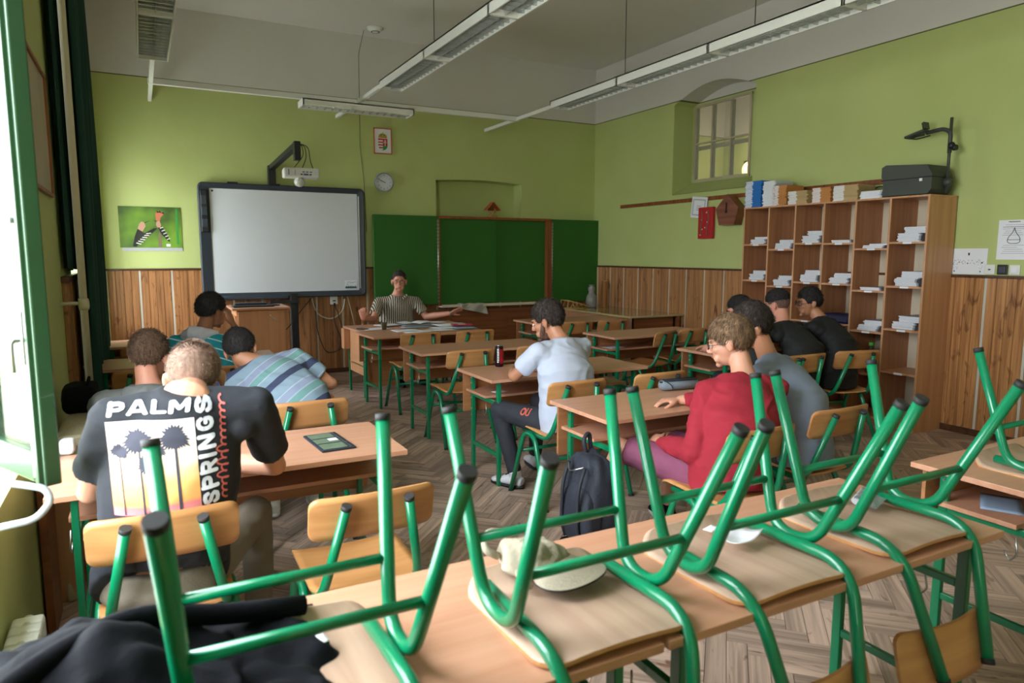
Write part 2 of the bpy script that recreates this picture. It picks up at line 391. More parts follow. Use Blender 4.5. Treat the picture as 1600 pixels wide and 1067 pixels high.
# wainscot: ribbed panels between white strips, and a brown rail
def wpanel(wd, h):
    g = G(); n = 4; bw = wd/n
    for k in range(n):
        x0 = k*bw; p = [(x0+.0015, 0), (x0+bw-.0015, 0), (x0+bw-.0015, .010), (x0+bw-.005, .014), (x0+bw*.5+.002, .014), (x0+bw*.5, .0115), (x0+bw*.5-.002, .014), (x0+.005, .014), (x0+.0015, .010)]
        g.prism(p, h)
    g.box(0, wd, 0, .004, 0, h)
    return g
def wainscot(parent, start, stop, frame, matname, phase=0, pitch=.343):
    """frame(s) -> matrix: local X along the wall, local Y out of the wall, local Z up"""
    pw = pitch-.022; me = wpanel(pw, ZW-.07).mesh('wainscot_panel', matname)
    s = G(); s.box(0, .022, 0, .007, 0, ZW-.07); sme = s.mesh('white_strip', 'white_strip')
    t = start+phase-pitch
    while t < stop-.03:
        wd = min(pw, stop-t)
        if t < start or wd < pw-.001:
            lo = max(t, start); wd2 = min(t+pw, stop)-lo
            if wd2 > .01:
                o = link('wainscot_panel', wpanel(wd2, ZW-.07).mesh('wainscot_panel', matname), parent); o.matrix_world = frame(lo, wd2)
        else: o = link('wainscot_panel', me, parent); o.matrix_world = frame(t, pw)
        if t+pw+.022 < stop and t+pw > start: o = link('white_strip', sme, parent); o.matrix_world = frame(t+pw, .022)
        t += pitch
def fr_back(t, wd): return Matrix(((-1, 0, 0, t+wd), (0, -1, 0, YB), (0, 0, 1, .05), (0, 0, 0, 1)))
def fr_right(t, wd): return Matrix(((0, -1, 0, XR), (1, 0, 0, YB-t-wd), (0, 0, 1, .05), (0, 0, 0, 1)))
wainscot(wall_back, XL, XR, fr_back, 'wainscot_back', phase=.088)
wainscot(wall_right, 0, YB-YF, fr_right, 'wainscot', phase=.158)
for nm, bx, mm in (('trim_3', (XL, XR, YB-.03, YB, ZW-.02, ZW+.005), 'brown_rail'), ('trim_4', (XR-.03, XR, YF, YB, ZW-.02, ZW+.005), 'brown_rail'),
                   ('baseboard_back', (XL, XR, YB-.022, YB, 0, .06), 'brown_rail'), ('baseboard_right', (XR-.022, XR, YF, YB, 0, .06), 'brown_rail')):
    g = G(); g.box(*bx, bev=.004); struct(g.build(nm, mm))
# ---------------------------------------------------------------- windows
def add_window(idx, a, b, z0, z1, x):
    """wooden casement frame of the left wall, set back in its opening; panes are parts"""
    fr = thing('window_%d' % idx, None, None); fr['kind'] = 'structure'
    g = G()
    for (y0, y1, c0, c1) in ((a, a+.07, z0, z1), (b-.07, b, z0, z1), (a, b, z0, z0+.08), (a, b, z1-.28, z1), (a, b, z0+1.85, z0+1.93), ((a+b)/2-.04, (a+b)/2+.04, z0, z1)):
        g.box(x-.03, x+.03, y0, y1, c0, c1, bev=.004)
    g.build('window_frame', 'lamp_white', fr)
    m_ = (a+b)/2
    for (y0, y1) in ((a+.07, m_-.04), (m_+.04, b-.07)):
        for (c0, c1) in ((z0+.08, z0+1.85), (z0+1.93, z1-.28)):
            g = G(); g.box(x-.003, x+.003, y0, y1, c0, c1); g.build('pane', 'glass', fr)
    g = G(); g.box(x+.03, XL+.04, a, b, z0-.03, z0, bev=.006); g.build('window_sill', 'lamp_white', fr)
for i, k in ((1, 0), (3, 2), (4, 3)):  # the first is the unseen extra window that only lets in light
    a, b, z0, z1 = WIN[k]; add_window(i, a, b, z0, z1, XL-.33)
# the wide-open window by the camera: fixed frame without leaves, and one green leaf swung into the room
a, b, z0, z1 = WIN[1]
fr = thing('window_2', None, None); fr['kind'] = 'structure'
g = G()
for (y0, y1, c0, c1) in ((a, a+.06, z0, z1), (b-.06, b, z0, z1), (a, b, z0, z0+.05), (a, b, z1-.26, z1)): g.box(XL-.36, XL-.29, y0, y1, c0, c1, bev=.004)
g.build('window_frame', 'green_paint', fr)
lf = thing('window_leaf', 'green painted window leaf with flaking edge swung open into the room', 'window', (XL-.02, 2.72, .94), 0)
d = V((.205, -.40, 0)); Lw = d.length; lf.rotation_euler.z = math.atan2(d.y, d.x)
for (x0, x1, c0, c1, nm) in ((0, .07, 0, 2.5, 'stile'), (Lw-.075, Lw, 0, 2.5, 'stile'), (.07, Lw-.075, 0, .09, 'rail'), (.07, Lw-.075, 2.4, 2.5, 'rail'), (.07, Lw-.075, 1.72, 1.78, 'rail')):
    g = G(); g.box(x0, x1, -.022, .022, c0, c1, bev=.005)
    if nm == 'stile' and x0 > 0:
        g.box(Lw-.03, Lw-.012, -.034, -.02, .0, 2.5, bev=.003)
    g.build(nm, 'green_paint', lf)
for c0, c1 in ((.09, 1.72), (1.78, 2.4)):
    g = G(); g.box(.07, Lw-.075, -.002, .002, c0, c1); g.build('pane', 'glass', lf)
g = G(); g.box(Lw-.058, Lw-.036, -.036, -.020, .35, .50, bev=.003); g.tube([(Lw-.047, -.03, .42), (Lw-.047, -.06, .42), (Lw-.047, -.06, .33)], .007, bend=.02); g.sph((Lw-.047, -.036, .75), .011); g.split('latch', 'steel', lf)
g = G(); g.box(Lw-.062, Lw-.052, -.028, -.020, .02, 2.4, bev=.002); tag(g.build('weather_strip', 'white_strip', lf), 'white strip down the stile')
# right wall window with six panes
fr = thing('window_5', None, None); fr['kind'] = 'structure'
ys, zs = [6.48, 6.82, 7.16, 7.50], [2.58, 3.09, 3.60]
mat('old_white', S(178, 166, 140), .5, .08)
for i in range(4):
    g = G(); wd = .035 if i in (0, 3) else .02; c = ys[i]+(wd/2 if i == 0 else -wd/2 if i == 3 else 0); g.box(6.79, 6.83, c-wd/2, c+wd/2, 2.58, 3.60, bev=.003); g.build('mullion', 'old_white', fr)
for i in range(3):
    g = G(); wd = .035 if i != 1 else .02; c = zs[i]+(wd/2 if i == 0 else -wd/2 if i == 2 else 0); g.box(6.785, 6.825, 6.48, 7.50, c-wd/2, c+wd/2, bev=.003); g.build('window_rail', 'old_white', fr)
for i in range(3):
    for j in range(2):
        g = G(); g.box(6.808, 6.812, ys[i], ys[i+1], zs[j], zs[j+1]); g.build('pane', 'old_pane', fr)
# corridor behind it with a second sash and a lit lamp
g = G(); g.box(XR+.005, 9.2, 4.4, 9.39, 1.8, 4.4)
bmesh.ops.delete(g.b, geom=[f for f in g.b.faces if all(abs(v.co.x-XR-.005) < .01 for v in f.verts)], context='FACES_ONLY')
struct(g.build('wall_corridor', PAINT))
sash = thing('inner_sash', 'second white sash seen through the high window of the right wall', 'window', (7.15, 7.0, 2.45))
for yy in (-.55, -.2, .15, .5, .85):
    g = G(); g.box(-.02, .02, yy-.03, yy+.03, 0, 1.3, bev=.004); g.build('mullion', 'old_white', sash)
g = G(); g.box(-.02, .02, -.6, .9, .0, .05); g.box(-.02, .02, -.6, .9, .62, .67); g.build('rail', 'old_white', sash)
lamp = thing('wall_lamp', 'round lit yellow lamp behind the lower pane of the high window', 'lamp', (8.95, 8.56, 2.99))
g = G(); g.sph((0, 0, 0), (.06, .13, .13), 3); emit('warm_lamp', (1, .72, .25, 1), 2.2); g.build('lamp_globe', 'warm_lamp', lamp)
g = G(); g.box(.05, .10, -.16, .16, -.16, .16, bev=.01); g.build('lamp_base', 'black_plastic', lamp)
l = bpy.data.lights.new('corridor_lamp', 'POINT'); l.energy = 14; l.color = (1, .85, .6); l.shadow_soft_size = .1; o = bpy.data.objects.new('corridor_lamp', l); C.objects.link(o); o.location = (8.7, 8.5, 3.1)

# ---------------------------------------------------------------- left wall: pipe, curtain, casing, picture, radiator, cushion
pipe = thing('heating_pipe', 'cream heating pipe running up the left wall in front of the curtain', 'pipe', (XL+.12, 4.95, 0))
g = G(); g.tube([(0, 0, 0), (0, 0, 4.3)], .021, 12); g.build('pipe', 'pipe_cream', pipe)
g = G(); g.lathe([(.026, 0), (.03, .02), (.03, .05), (.026, .07)], (0, 0, 1.26)); g.tube([(0, 0, 1.3), (-.12, 0, 1.3)], .012); g.build('bracket', 'pipe_cream', pipe)
def drape(name, x, y0, y1, z0, z1, folds, amp, mt, seed=0):
    g = G()
    def f(a, c, o=0):
        y = y0+(y1-y0)*a; w_ = 1-.35*sin(pi*c)*.3
        return (x+o+amp*sin(a*folds*2*pi+.6*sin(3*c+a*4))+amp*.5*sin(a*folds*4.3*pi+seed), y, z0+(z1-z0)*c+.01*sin(a*40))
    g.grid(lambda a, c: f(a, c), folds*12, 30)
    o = g.build(name, mt); md = o.modifiers.new('thickness', 'SOLIDIFY'); md.thickness = .004; return o
tag(drape('curtain', XL+.105, 5.40, 7.45, .45, 4.22, 9, .040, 'curtain'), 'dark green curtain drawn beside the left window', 'curtain')
tag(drape('curtain', XL+.03, 5.12, 7.35, 1.5, 4.22, 12, .014, 'curtain', 2), 'flat dark green curtain layer against the window behind the cream pipe', 'curtain')
tag(drape('curtain', XL-.10, 7.86, 9.04, 2.55, 3.58, 6, .02, 'curtain', 4), 'dark green curtain added to dim the farthest window opening', 'curtain')  # invented curtain, its drop chosen to limit daylight on the board wall
rod = thing('curtain_rail', 'wooden curtain rail with hooked end high on the left wall', 'rail', (XL+.10, 6.6, 4.29))
g = G(); g.tube([(0, -1.6, 0), (0, 1.8, 0)], .016); g.build('rail', 'pipe_cream', rod)
g = G(); g.tube([(0, 1.8, 0), (.03, 1.86, -.02), (.03, 1.86, -.09), (0, 1.84, -.12)], .008, bend=.03); g.build('hook', 'steel', rod)
cas = thing('window_casing', 'brown varnished casing boards on the left wall below the pipe bracket', 'panelling', (XL, 5.08, .1))
for k in range(4):
    g = G(); g.box(.0, .028+.006*(k % 2), .02+k*.25, .26+k*.25, 0, 1.32, bev=.004); g.build('board', 'wainscot', cas)
g = G(); g.box(0, .045, 0, 1.05, 1.32, 1.36, bev=.005); g.build('rail', 'brown_rail', cas)
pic = thing('picture', 'faded framed print on the left wall beside the green window leaf', 'picture', (XL+.002, 4.25, 1.92))
g = G()
for q in ((-.62, .62, 0, .02), (-.62, .62, .66, .68), (-.62, -.6, 0, .68), (.6, .62, 0, .68)): g.box(0, .02, *q, bev=.002)
g.build('frame', 'board_wood', pic)
mat('old_print', S(176, 166, 140), .6, .16, 6); g = G(); g.box(.004, .008, -.6, .6, .02, .66); g.build('print', 'old_print', pic)
rad = thing('radiator', 'white ribbed radiator under the open window by the camera', 'radiator', (XL+.01, 1.25, .0))
for k in range(22):
    g = G() if k == 0 else None
    if k == 0:
        g.box(0, .09, 0, .055, 0, .44, bev=.012); rme = g.mesh('rib', 'lamp_white')
    link('rib', rme, rad, (0, k*.062, 0))
g = G(); g.tube([(.045, 0, .05), (.045, 1.36, .05)], .02); g.tube([(.045, 0, .42), (.045, 1.36, .42)], .02); g.build('pipe', 'lamp_white', rad)
g = G(); g.tube([(-.12, .0, .05), (.02, .0, .01), (.075, .0, -.01), (.085, -.01, -.045), (.05, -.03, -.085), (-.12, -.03, -.10)], .010, bend=.05)
mat('grey_pipe', S(150, 154, 158), .35); tag(g.build('bent_pipe', 'grey_pipe', loc=(XL+.095, 2.28, .955)), 'bent grey metal pipe under the open window leaf', 'pipe')
post = thing('wooden_jamb', 'dark brown wooden board standing beside the window pier at lower left', 'board', (XL+.01, 3.32, 0))
g = G(); g.box(0, .03, 0, .26, 0, .72, bev=.003); g.build('board', 'cabinet_brown', post)
g = G(); g.tube([(.07, .3, 0), (.05, .33, .16), (.04, .34, .72)], .017, bend=.05); tag(g.build('drain_pipe', 'pipe_cream', loc=(XL, 3.36, 0)), 'grey painted pipe rising behind the left desk end', 'pipe')
# shelf box along the wall with a quilted cushion and a black bag
low = thing('low_cabinet', 'narrow beech cabinet along the left wall under the cushion', 'cabinet', (XL+.005, 3.66, 0))
g = G(); g.box(0, .10, 0, .9, 0, .66, bev=.004); g.build('body', 'case_wood', low)
g = G(); g.box(.10, .113, .01, .89, .03, .64, bev=.003); g.build('door', 'desk_panel', low)
def pillow(cx, cy, cz, sx_, sy_, sz_, quilt=0, seed=1, mt='paper'):
    g = G()
    def f(a, c):
        th = a*2*pi; ph = (c-.5)*pi; e = .35
        sg = lambda v, p: math.copysign(abs(v)**p, v)
        x = sg(cos(ph), e)*sg(cos(th), .5); y = sg(cos(ph), e)*sg(sin(th), .5); z = sg(sin(ph), .8)
        q = 1+quilt*.09*sin(y*26)*abs(z) + .05*noise.noise(V((x*2+seed, y*2, z*2)))
        return (cx+sx_*x*q, cy+sy_*y*q, cz+sz_*z*q)
    g.grid(f, 56, 28); bmesh.ops.remove_doubles(g.b, verts=g.b.verts, dist=1e-4); return g
mat('quilt', S(168, 158, 132), .85, .1, 10, .3, 60)
tag(pillow(XL+.13, 3.87, .725, .085, .36, .062, 1, 2).build('cushion', 'quilt'), 'long beige quilted cushion along the left wall', 'cushion')
mat('black_cloth', S(13, 14, 19), .95, .2, 6, .3, 40, spec=.15)
bagl = thing('black_bag', 'small black bag on the far end of the beige cushion', 'bag', (XL+.12, 4.25, .785))
g = pillow(0, .02, .06, .085, .14, .075, 0, 5); g.build('bag_body', 'black_cloth', bagl)
g = G(); g.tube([(.03, -.08, .10), (.04, -.05, .15), (.04, .08, .16), (.03, .12, .10)], .008, bend=.04); g.build('strap', 'black_cloth', bagl)
tag(pillow(XL+.12, 3.42, .79, .03, .05, .03, 0, 9).build('crumpled_paper', 'paper'), 'crumpled white paper at the near end of the cushion', 'paper')

# ---------------------------------------------------------------- lamps and their rails
def luminaire(name, label, x, y0, n, z, w=.25, seg=1.32, along='Y', group=None, h=.085, rim=.012):
    t = thing(name, label, 'ceiling lamp', (x, y0, z), 0 if along == 'Y' else radians(-90), group)
    for k in range(n):
        a, b = -(k+1)*seg, -k*seg
        g = G(); g.box(-w/2, w/2, a+.0006, b-.0006, h-.012, h)
        for s in (-1, 1): g.box(s*w/2-rim if s > 0 else -w/2, s*w/2 if s > 0 else -w/2+rim, a+.0006, b-.0006, 0, h)
        g.box(-w/2, w/2, b-.016, b-.002, 0, h); g.box(-w/2, w/2, a+.002, a+.016, 0, h)
        hs = g.build('housing', 'lamp_white', t)
        cells = 14; g = G()
        for half in ((-1, 1) if w > .2 else (0,)):
            cx = half*w*.24; hw = w*.235 if half else w*.46
            for q in range(cells):
                ya = a+.03+q*(seg-.06)/cells
                g.box(cx-hw, cx+hw, ya, ya+.006, .008, .05)
            for s in (-1, 1):
                g.grid(lambda u, v, s=s: (cx+s*hw*(1-.35*v*v), a+.02+(seg-.04)*u, .006+.055*v), 1, 5)
        g.build('louver', 'louver_metal', t)
        g = G()
        for half in ((-1, 1) if w > .2 else (0,)): g.tube([(half*w*.24, a+.05, .06), (half*w*.24, b-.05, .06)], .013)
        g.build('fluorescent_tube', 'white_plastic', t)
    return t
LG = 'rows of suspended louvred ceiling lamps'
l1 = luminaire('row_lamp', 'louvred fluorescent lamp row at top left, nearest the windows', .20, 7.30, 3, 3.33, group=LG)
l2 = luminaire('row_lamp', 'middle louvred fluorescent lamp row pointing at the wall crest', 2.46, 7.42, 5, 3.33, group=LG)
l3 = luminaire('row_lamp', 'louvred fluorescent lamp row nearest the right wall', 4.56, 7.40, 5, 3.33, group=LG)
luminaire('board_lamp', 'short white lamp hanging lengthwise in front of the board wall', 1.69, 8.32, 1, 3.22, .27, 1.30, 'X', h=.07).location.x = 3.0
bl = [o for o in bpy.data.objects if o.name.startswith('board_lamp')][0]; bl.rotation_euler.z = radians(-90)
bl.location = (1.68, 8.24, 3.24); bl.rotation_euler.z = radians(90)
rail = thing('lamp_rail', 'white square rail frame carrying the lamps before the board wall', 'rail', (0, 0, 3.36))
g = G(); g.box(.17, 4.57, 8.40, 8.45, -.005, .055, bev=.004); g.build('cross_rail', 'lamp_white', rail)
for x, y0 in ((.20, 7.30), (2.38, 7.42), (4.54, 7.40)):
    g = G(); g.box(x-.02, x+.02, y0, YB, .0, .045, bev=.004); g.build('arm', 'lamp_white', rail)
for x, y, wl_ in ((2.40, 6.0, 'far wire of the middle lamp row'), (2.40, 3.4, 'near wire of the middle lamp row'), (4.5, 6.02, 'farthest wire of the right lamp row'), (4.5, 4.3, 'second wire of the right lamp row'), (4.5, 2.4, 'nearest wire of the right lamp row'), (.2, 6.5, 'far wire of the left lamp row'), (.2, 4.4, 'near wire of the left lamp row')):
    g = G(); g.tube([(0, 0, 0), (0, 0, ZC-3.42)], .004, 6); g.lathe([(.02, ZC-3.43), (.03, ZC-3.42)], n=12); tag(g.build('lamp_wire', 'black_plastic', loc=(x, y, 3.42)), 'thin black '+wl_, 'wire', 'suspension wires of the lamp rows')
det = thing('smoke_detector', 'small white round detector on the ceiling', 'detector', (2.80, 9.0, ZC))
g = G(); g.lathe([(.10, 0), (.10, -.02), (.06, -.05), (.02, -.06)]); g.build('detector_body', 'white_plastic', det)
g = G(); g.lathe([(.055, -.04), (.055, -.055)]); g.build('sensor_ring', 'black_plastic', det)
g = G(); g.tube([(2.68, 9.1, ZC-.02), (2.68, 9.36, 4.2), (2.68, YB-.005, 3.0), (2.72, YB-.005, 2.6), (2.74, YB-.005, 1.9)], .003, 6, bend=.05)
tag(g.build('detector_cable', 'black_plastic'), 'thin cable running down the board wall from the detector', 'cable')
# ---------------------------------------------------------------- board wall
# interactive whiteboard
wb = thing('interactive_whiteboard', 'large white projection board in a dark grey rounded frame', 'whiteboard', (.65, 9.30, 1.04))
W_, H_ = 2.04, 1.42
g = G()
def rr(x0, x1, z0, z1, r, n=6):
    o = []
    for cx, cz, a0 in ((x1-r, z0+r, -90), (x1-r, z1-r, 0), (x0+r, z1-r, 90), (x0+r, z0+r, 180)):
        for k in range(n+1): a = radians(a0+90*k/n); o.append((cx+r*cos(a), cz+r*sin(a)))
    return o
o_, i_ = rr(0, W_, 0, H_, .06), rr(.13, W_-.095, .075, H_-.07, .01)
FM = Matrix(((1, 0, 0, 0), (0, 0, 1, 0), (0, 1, 0, 0), (0, 0, 0, 1)))
vo = [g.b.verts.new((x, 0, z)) for x, z in o_]; vi = [g.b.verts.new((x, .008, z)) for x, z in i_]; vb = [g.b.verts.new((x, .07, z)) for x, z in o_]; vm = [g.b.verts.new((x*.985+.013, -.014, z*.985+.01)) for x, z in o_]; vi2 = [g.b.verts.new((x, .03, z)) for x, z in i_]
n_ = len(o_)
for k in range(n_):
    q = (k+1) % n_
    g.b.faces.new((vo[k], vb[k], vb[q], vo[q])); g.b.faces.new((vm[k], vo[k], vo[q], vm[q])); g.b.faces.new((vi[k], vm[k], vm[q], vi[q])); g.b.faces.new((vi2[k], vi[k], vi[q], vi2[q]))
g.b.faces.new(vb)
g.build('frame', 'dark_frame', wb)
g = G(); g.box(.13, W_-.095, .016, .02, .075, H_-.07); g.build('writing_surface', 'board_white', wb)
g = G(); g.box(.02, .11, -.022, -.006, .82, 1.33, bev=.012); g.build('side_panel', 'black_plastic', wb)
g = G()
for k in range(3): g.box(.035, .095, -.027, -.02, .88+k*.14, .98+k*.14, bev=.004)
g.build('key_pad', 'dark_frame', wb)
g = G(); g.box(W_-.09, W_-.075, -.02, -.004, .10, H_-.1, bev=.003); g.build('side_strip', 'steel', wb)
for x in (.34, .84):
    g = G(); g.box(x, x+.12, -.006, .03, H_-.005, H_+.015, bev=.004); g.build('clip', 'black_plastic', wb)
g = G(); g.lathe([(.012, 0), (.012, .004)], (.165, .014, H_-.10), rot=Matrix.Rotation(radians(90), 3, 'X')); g.build('corner_dot', 'black_plastic', wb)
g = G(); g.box(.2, 1.0, -.07, 0, -.01, .035, bev=.01); g.build('pen_tray', 'dark_frame', wb)
# sticker at the lower right corner of the board: a white card with a teal skyline and a bridge line
st = thing('board_sticker', 'small sticker with teal skyline at the lower right of the whiteboard', 'sticker', (2.40, 9.3135, 1.13))
g = G(); g.box(0, .165, -.002, 0, 0, .12); g.build('card', 'paper', st)
mat('teal_ink', S(40, 92, 100), .6); g = G()
pts = [(.004, .01)]
for k in range(17): pts.append((.004+k*.0098, .022+.016*abs(sin(k*1.7))+.006*(k % 3)))
pts.append((.161, .01)); g.prism(pts, .0012, Matrix(((1, 0, 0, 0), (0, 0, -1, -.002), (0, 1, 0, 0), (0, 0, 0, 1))))
g.tube([(.03, -.003, .05), (.045, -.003, .10), (.10, -.003, .085), (.15, -.003, .10)], .002, 6); g.build('skyline_print', 'teal_ink', st)
# projector on its arm
pj = thing('projector_mount', 'black angled arm carrying the projector above the whiteboard', 'bracket', (1.52, 9.34, 2.40))
g = G(); g.box(-.045, .045, -.04, .05, 0, .30, bev=.005); g.build('post', 'black_plastic', pj)
g = G(); a_, b_ = V((0, 0, .27)), V((.10, -1.12, .41)); dd = b_-a_
M2 = pframe(a_, dd.cross(V((0, 0, 1))), dd); g.box(-.035, .035, -.03, dd.length, -.03, .03, M_=M2, bev=.005); g.build('arm', 'black_plastic', pj)
g = G(); g.box(.065, .135, -1.17, -1.07, .24, .45, bev=.008); g.build('joint', 'black_plastic', pj)
for k, s in enumerate(((.0, .03), (.04, -.02), (-.03, .05))):
    g = G(); g.tube([(.12, -1.12, .43), (.18+s[0], -1.16, .40), (.20+s[0], -1.15, .25+s[1]), (.15+s[0]*3, -1.14, .16)], .005, 6, bend=.06); g.build('cable', 'black_plastic', pj)
pr = thing('projector', 'white projector hanging above the whiteboard', 'projector', (1.66, 8.22, 2.45), radians(-6))
g = G(); g.box(-.20, .19, -.13, .12, 0, .10, bev=.018); g.build('body', 'white_plastic', pr)
g = G()
for k in range(4): g.box(-.02+k*.032, .003+k*.032, -.134, -.128, .02, .035)
for k in range(5): g.box(-.08, -.072, -.134, -.128, .02+k*.012, .026+k*.012)
for k in range(3): g.box(.0+k*.04, .025+k*.04, -.134, -.128, .05, .06)
g.build('ports', 'black_plastic', pr)
g = G(); g.box(-.15, -.14, -.134, -.128, .02, .08); g.box(.02, .05, -.135, -.128, .018, .036); mat('blue_plastic', S(40, 80, 160), .4); g.build('blue_port', 'blue_plastic', pr)
g = G(); g.sph((-.02, .0, -.045), (.062, .062, .055), 3); mat('globe_white', S(206, 208, 200), .12, spec=.8); g.build('mirror_globe', 'globe_white', pr)
# clock: 12 marks and hands at about 9:48
ck = thing('wall_clock', 'round silver-rimmed wall clock beside the whiteboard', 'clock', (2.99, 9.37, 2.57))
R90 = Matrix.Rotation(radians(90), 3, 'X')
g = G(); g.lathe([(.13, -.03), (.13, .02), (.118, .03), (.112, .02), (.112, .008)], rot=R90); g.build('rim', 'grey_pipe', ck)
g = G(); g.lathe([(.112, .0), (.112, .010)], rot=R90, n=32); g.build('clock_face', 'board_white', ck)
g = G()
for k in range(12):
    a = k*pi/6; tm = text_mesh(str(12 if k == 0 else k), .032); b0 = bmesh.new(); b0.from_mesh(tm)
    xs = [v.co.x for v in b0.verts]; cx = (min(xs)+max(xs))/2
    for v in b0.verts: v.co = V((v.co.x-cx+.088*sin(a), -.0118, v.co.y-.011+.088*cos(a)))
    t_ = bpy.data.meshes.new('t'); b0.to_mesh(t_); b0.free(); g.b.from_mesh(t_)
g.build('numerals', 'black_plastic', ck)
def hand(ang, L, w_):
    g = G(); a = radians(ang); u = V((sin(a), 0, cos(a))); p = V((cos(a), 0, -sin(a)))
    vs = [-u*.02-p*w_, -u*.02+p*w_, u*L+p*w_*.5, u*L-p*w_*.5]
    q = [g.b.verts.new(v+V((0, -.014, 0))) for v in vs]; g.b.faces.new(q); return g
hand(294, .062, .005).build('hour_hand', 'black_plastic', ck); hand(290, .098, .0035).build('minute_hand', 'black_plastic', ck)
# framed coat of arms: striped and cross halves, hill, gold crown
ca_ = thing('crest_picture', 'framed red, white and green crest hanging high on the board wall', 'picture', (2.865, 9.385, 2.945))
g = G()
for q in ((0, .25, 0, .012), (0, .25, .33, .342), (0, .012, 0, .342), (.238, .25, 0, .342)): g.box(q[0], q[1], -.012, .012, q[2], q[3], bev=.002)
mat('orange_wood', S(190, 92, 44), .5); g.build('frame', 'orange_wood', ca_)
g = G(); g.box(.012, .238, -.002, .004, .012, .33); g.build('card', 'paper', ca_)
mat('red_ink', S(190, 34, 40), .6); mat('green_ink', S(48, 140, 60), .6); mat('gold_ink', S(206, 150, 40), .5); mat('white_ink', S(230, 228, 224), .6)
FP = Matrix(((1, 0, 0, .125), (0, 0, -1, -.003), (0, 1, 0, .15), (0, 0, 0, 1)))
def poly(nm, pts, mt, par, F=FP, th=.0008): g = G(); g.prism(pts, th, F); return g.build(nm, mt, par)
def halfshield(s): return [(0, .055), (s*.065, .055), (s*.065, -.04), (s*.052, -.075), (s*.03, -.092), (0, -.102)]
poly('crest_half', halfshield(-1)[::-1], 'red_ink', ca_); poly('crest_half', halfshield(1), 'red_ink', ca_)
F2 = FP @ Matrix.Translation((0, 0, .001))
g = G()
for k in range(4): z = .032-k*.036; w2 = .065 if z > -.05 else .052; g.prism([(-w2, z-.018), (0, z-.018), (0, z), (-w2, z)], .0006, F2)
g.build('white_bars', 'white_ink', ca_)
poly('green_hill', [(0, -.102), (.03, -.092), (.052, -.075), (.063, -.05), (.048, -.035), (.032, -.045), (.02, -.03), (.006, -.045), (0, -.04)], 'green_ink', ca_, F2)
g = G(); F3 = FP @ Matrix.Translation((0, 0, .002)); g.prism([(.027, -.045), (.035, -.045), (.035, .04), (.027, .04)], .0006, F3); g.prism([(.014, .02), (.048, .02), (.048, .027), (.014, .027)], .0006, F3); g.prism([(.009, -.002), (.053, -.002), (.053, .006), (.009, .006)], .0006, F3); g.build('double_cross', 'white_ink', ca_)
g = G(); g.prism([(-.058, .062), (.058, .062), (.062, .08), (.048, .108), (.02, .122), (-.02, .122), (-.048, .108), (-.062, .08)], .0008, FP); g.prism([(-.002, .122), (.008, .122), (.012, .14), (.004, .142)], .0008, FP); g.build('crown', 'gold_ink', ca_)
g = G()
for x in (-.04, -.014, .014, .04): g.prism([(x-.008, .066), (x+.008, .066), (x+.008, .08), (x-.008, .08)], .0006, F2)
g.prism([(-.045, .088), (-.006, .092), (-.006, .112), (-.03, .108)], .0006, F2); g.prism([(.045, .088), (.006, .092), (.006, .112), (.03, .108)], .0006, F2); g.build('crown_jewels', 'green_ink', ca_)
g = G()
for x in (-.028, 0, .028): g.prism([(x-.005, .066), (x+.005, .066), (x+.005, .078), (x-.005, .078)], .0006, F2)
g.build('crown_rubies', 'red_ink', ca_)
# bird poster
pos = thing('bird_poster', 'green poster of two crested black-and-white striped birds at left of the board wall', 'poster', (-.20, YB-.004, 1.63))
m, n, b = newmat('poster_green'); b.inputs['Roughness'].default_value = .5
t = n.nodes.new('ShaderNodeTexCoord'); ns = n.nodes.new('ShaderNodeTexNoise'); ns.inputs['Scale'].default_value = 3; n.links.new(t.outputs['Object'], ns.inputs[0])
rp = n.nodes.new('ShaderNodeValToRGB'); rp.color_ramp.elements[0].position = .35; rp.color_ramp.elements[0].color = S(60, 84, 30); rp.color_ramp.elements[1].position = .65; rp.color_ramp.elements[1].color = S(112, 150, 44)
n.links.new(ns.outputs[0], rp.inputs[0]); n.links.new(rp.outputs[0], b.inputs['Base Color'])
g = G(); g.box(0, .66, -.003, 0, .04, .52); g.build('poster_sheet', 'poster_green', pos)
g = G(); g.box(.02, .66, -.004, 0, 0, .04); g.build('calendar_strip', 'paper_grey', pos)
FB = Matrix(((1, 0, 0, 0), (0, 0, -1, -.0035), (0, 1, 0, 0), (0, 0, 0, 1)))
def FBl(k): return FB @ Matrix.Translation((0, 0, .0006*k))
mat('bird_tan', S(186, 140, 118), .6); mat('bird_black', S(28, 26, 26), .6); mat('bird_white', S(226, 222, 214), .6); mat('perch_brown', S(120, 100, 80), .7); mat('bird_crest', S(190, 104, 76), .6)
poly('bird_wing', [(.13, .06), (.16, .05), (.34, .21), (.40, .27), (.36, .27), (.26, .21), (.19, .26), (.155, .17)][::1], 'bird_black', pos, FBl(1))
poly('bird_body', [(.19, .26), (.24, .23), (.275, .29), (.265, .335), (.235, .345), (.21, .32)], 'bird_tan', pos, FBl(2))
g = G()
for k in range(6):
    x, z = .165+k*.022, .09+k*.022; g.prism([(x, z), (x+.052, z-.014+k*.004), (x+.056, z-.004+k*.004), (x+.004, z+.011)], .0006, FBl(2))
g.build('wing_bars', 'bird_white', pos)
poly('bird_beak', [(.265, .325), (.335, .362), (.262, .335)], 'bird_black', pos, FBl(2))
poly('bird_wing', [(.40, .29), (.435, .30), (.50, .20), (.53, .11), (.505, .12), (.44, .20)], 'bird_black', pos, FBl(1))
poly('bird_body', [(.395, .35), (.425, .36), (.44, .31), (.435, .28), (.40, .28), (.385, .31)], 'bird_tan', pos, FBl(2))
g = G()
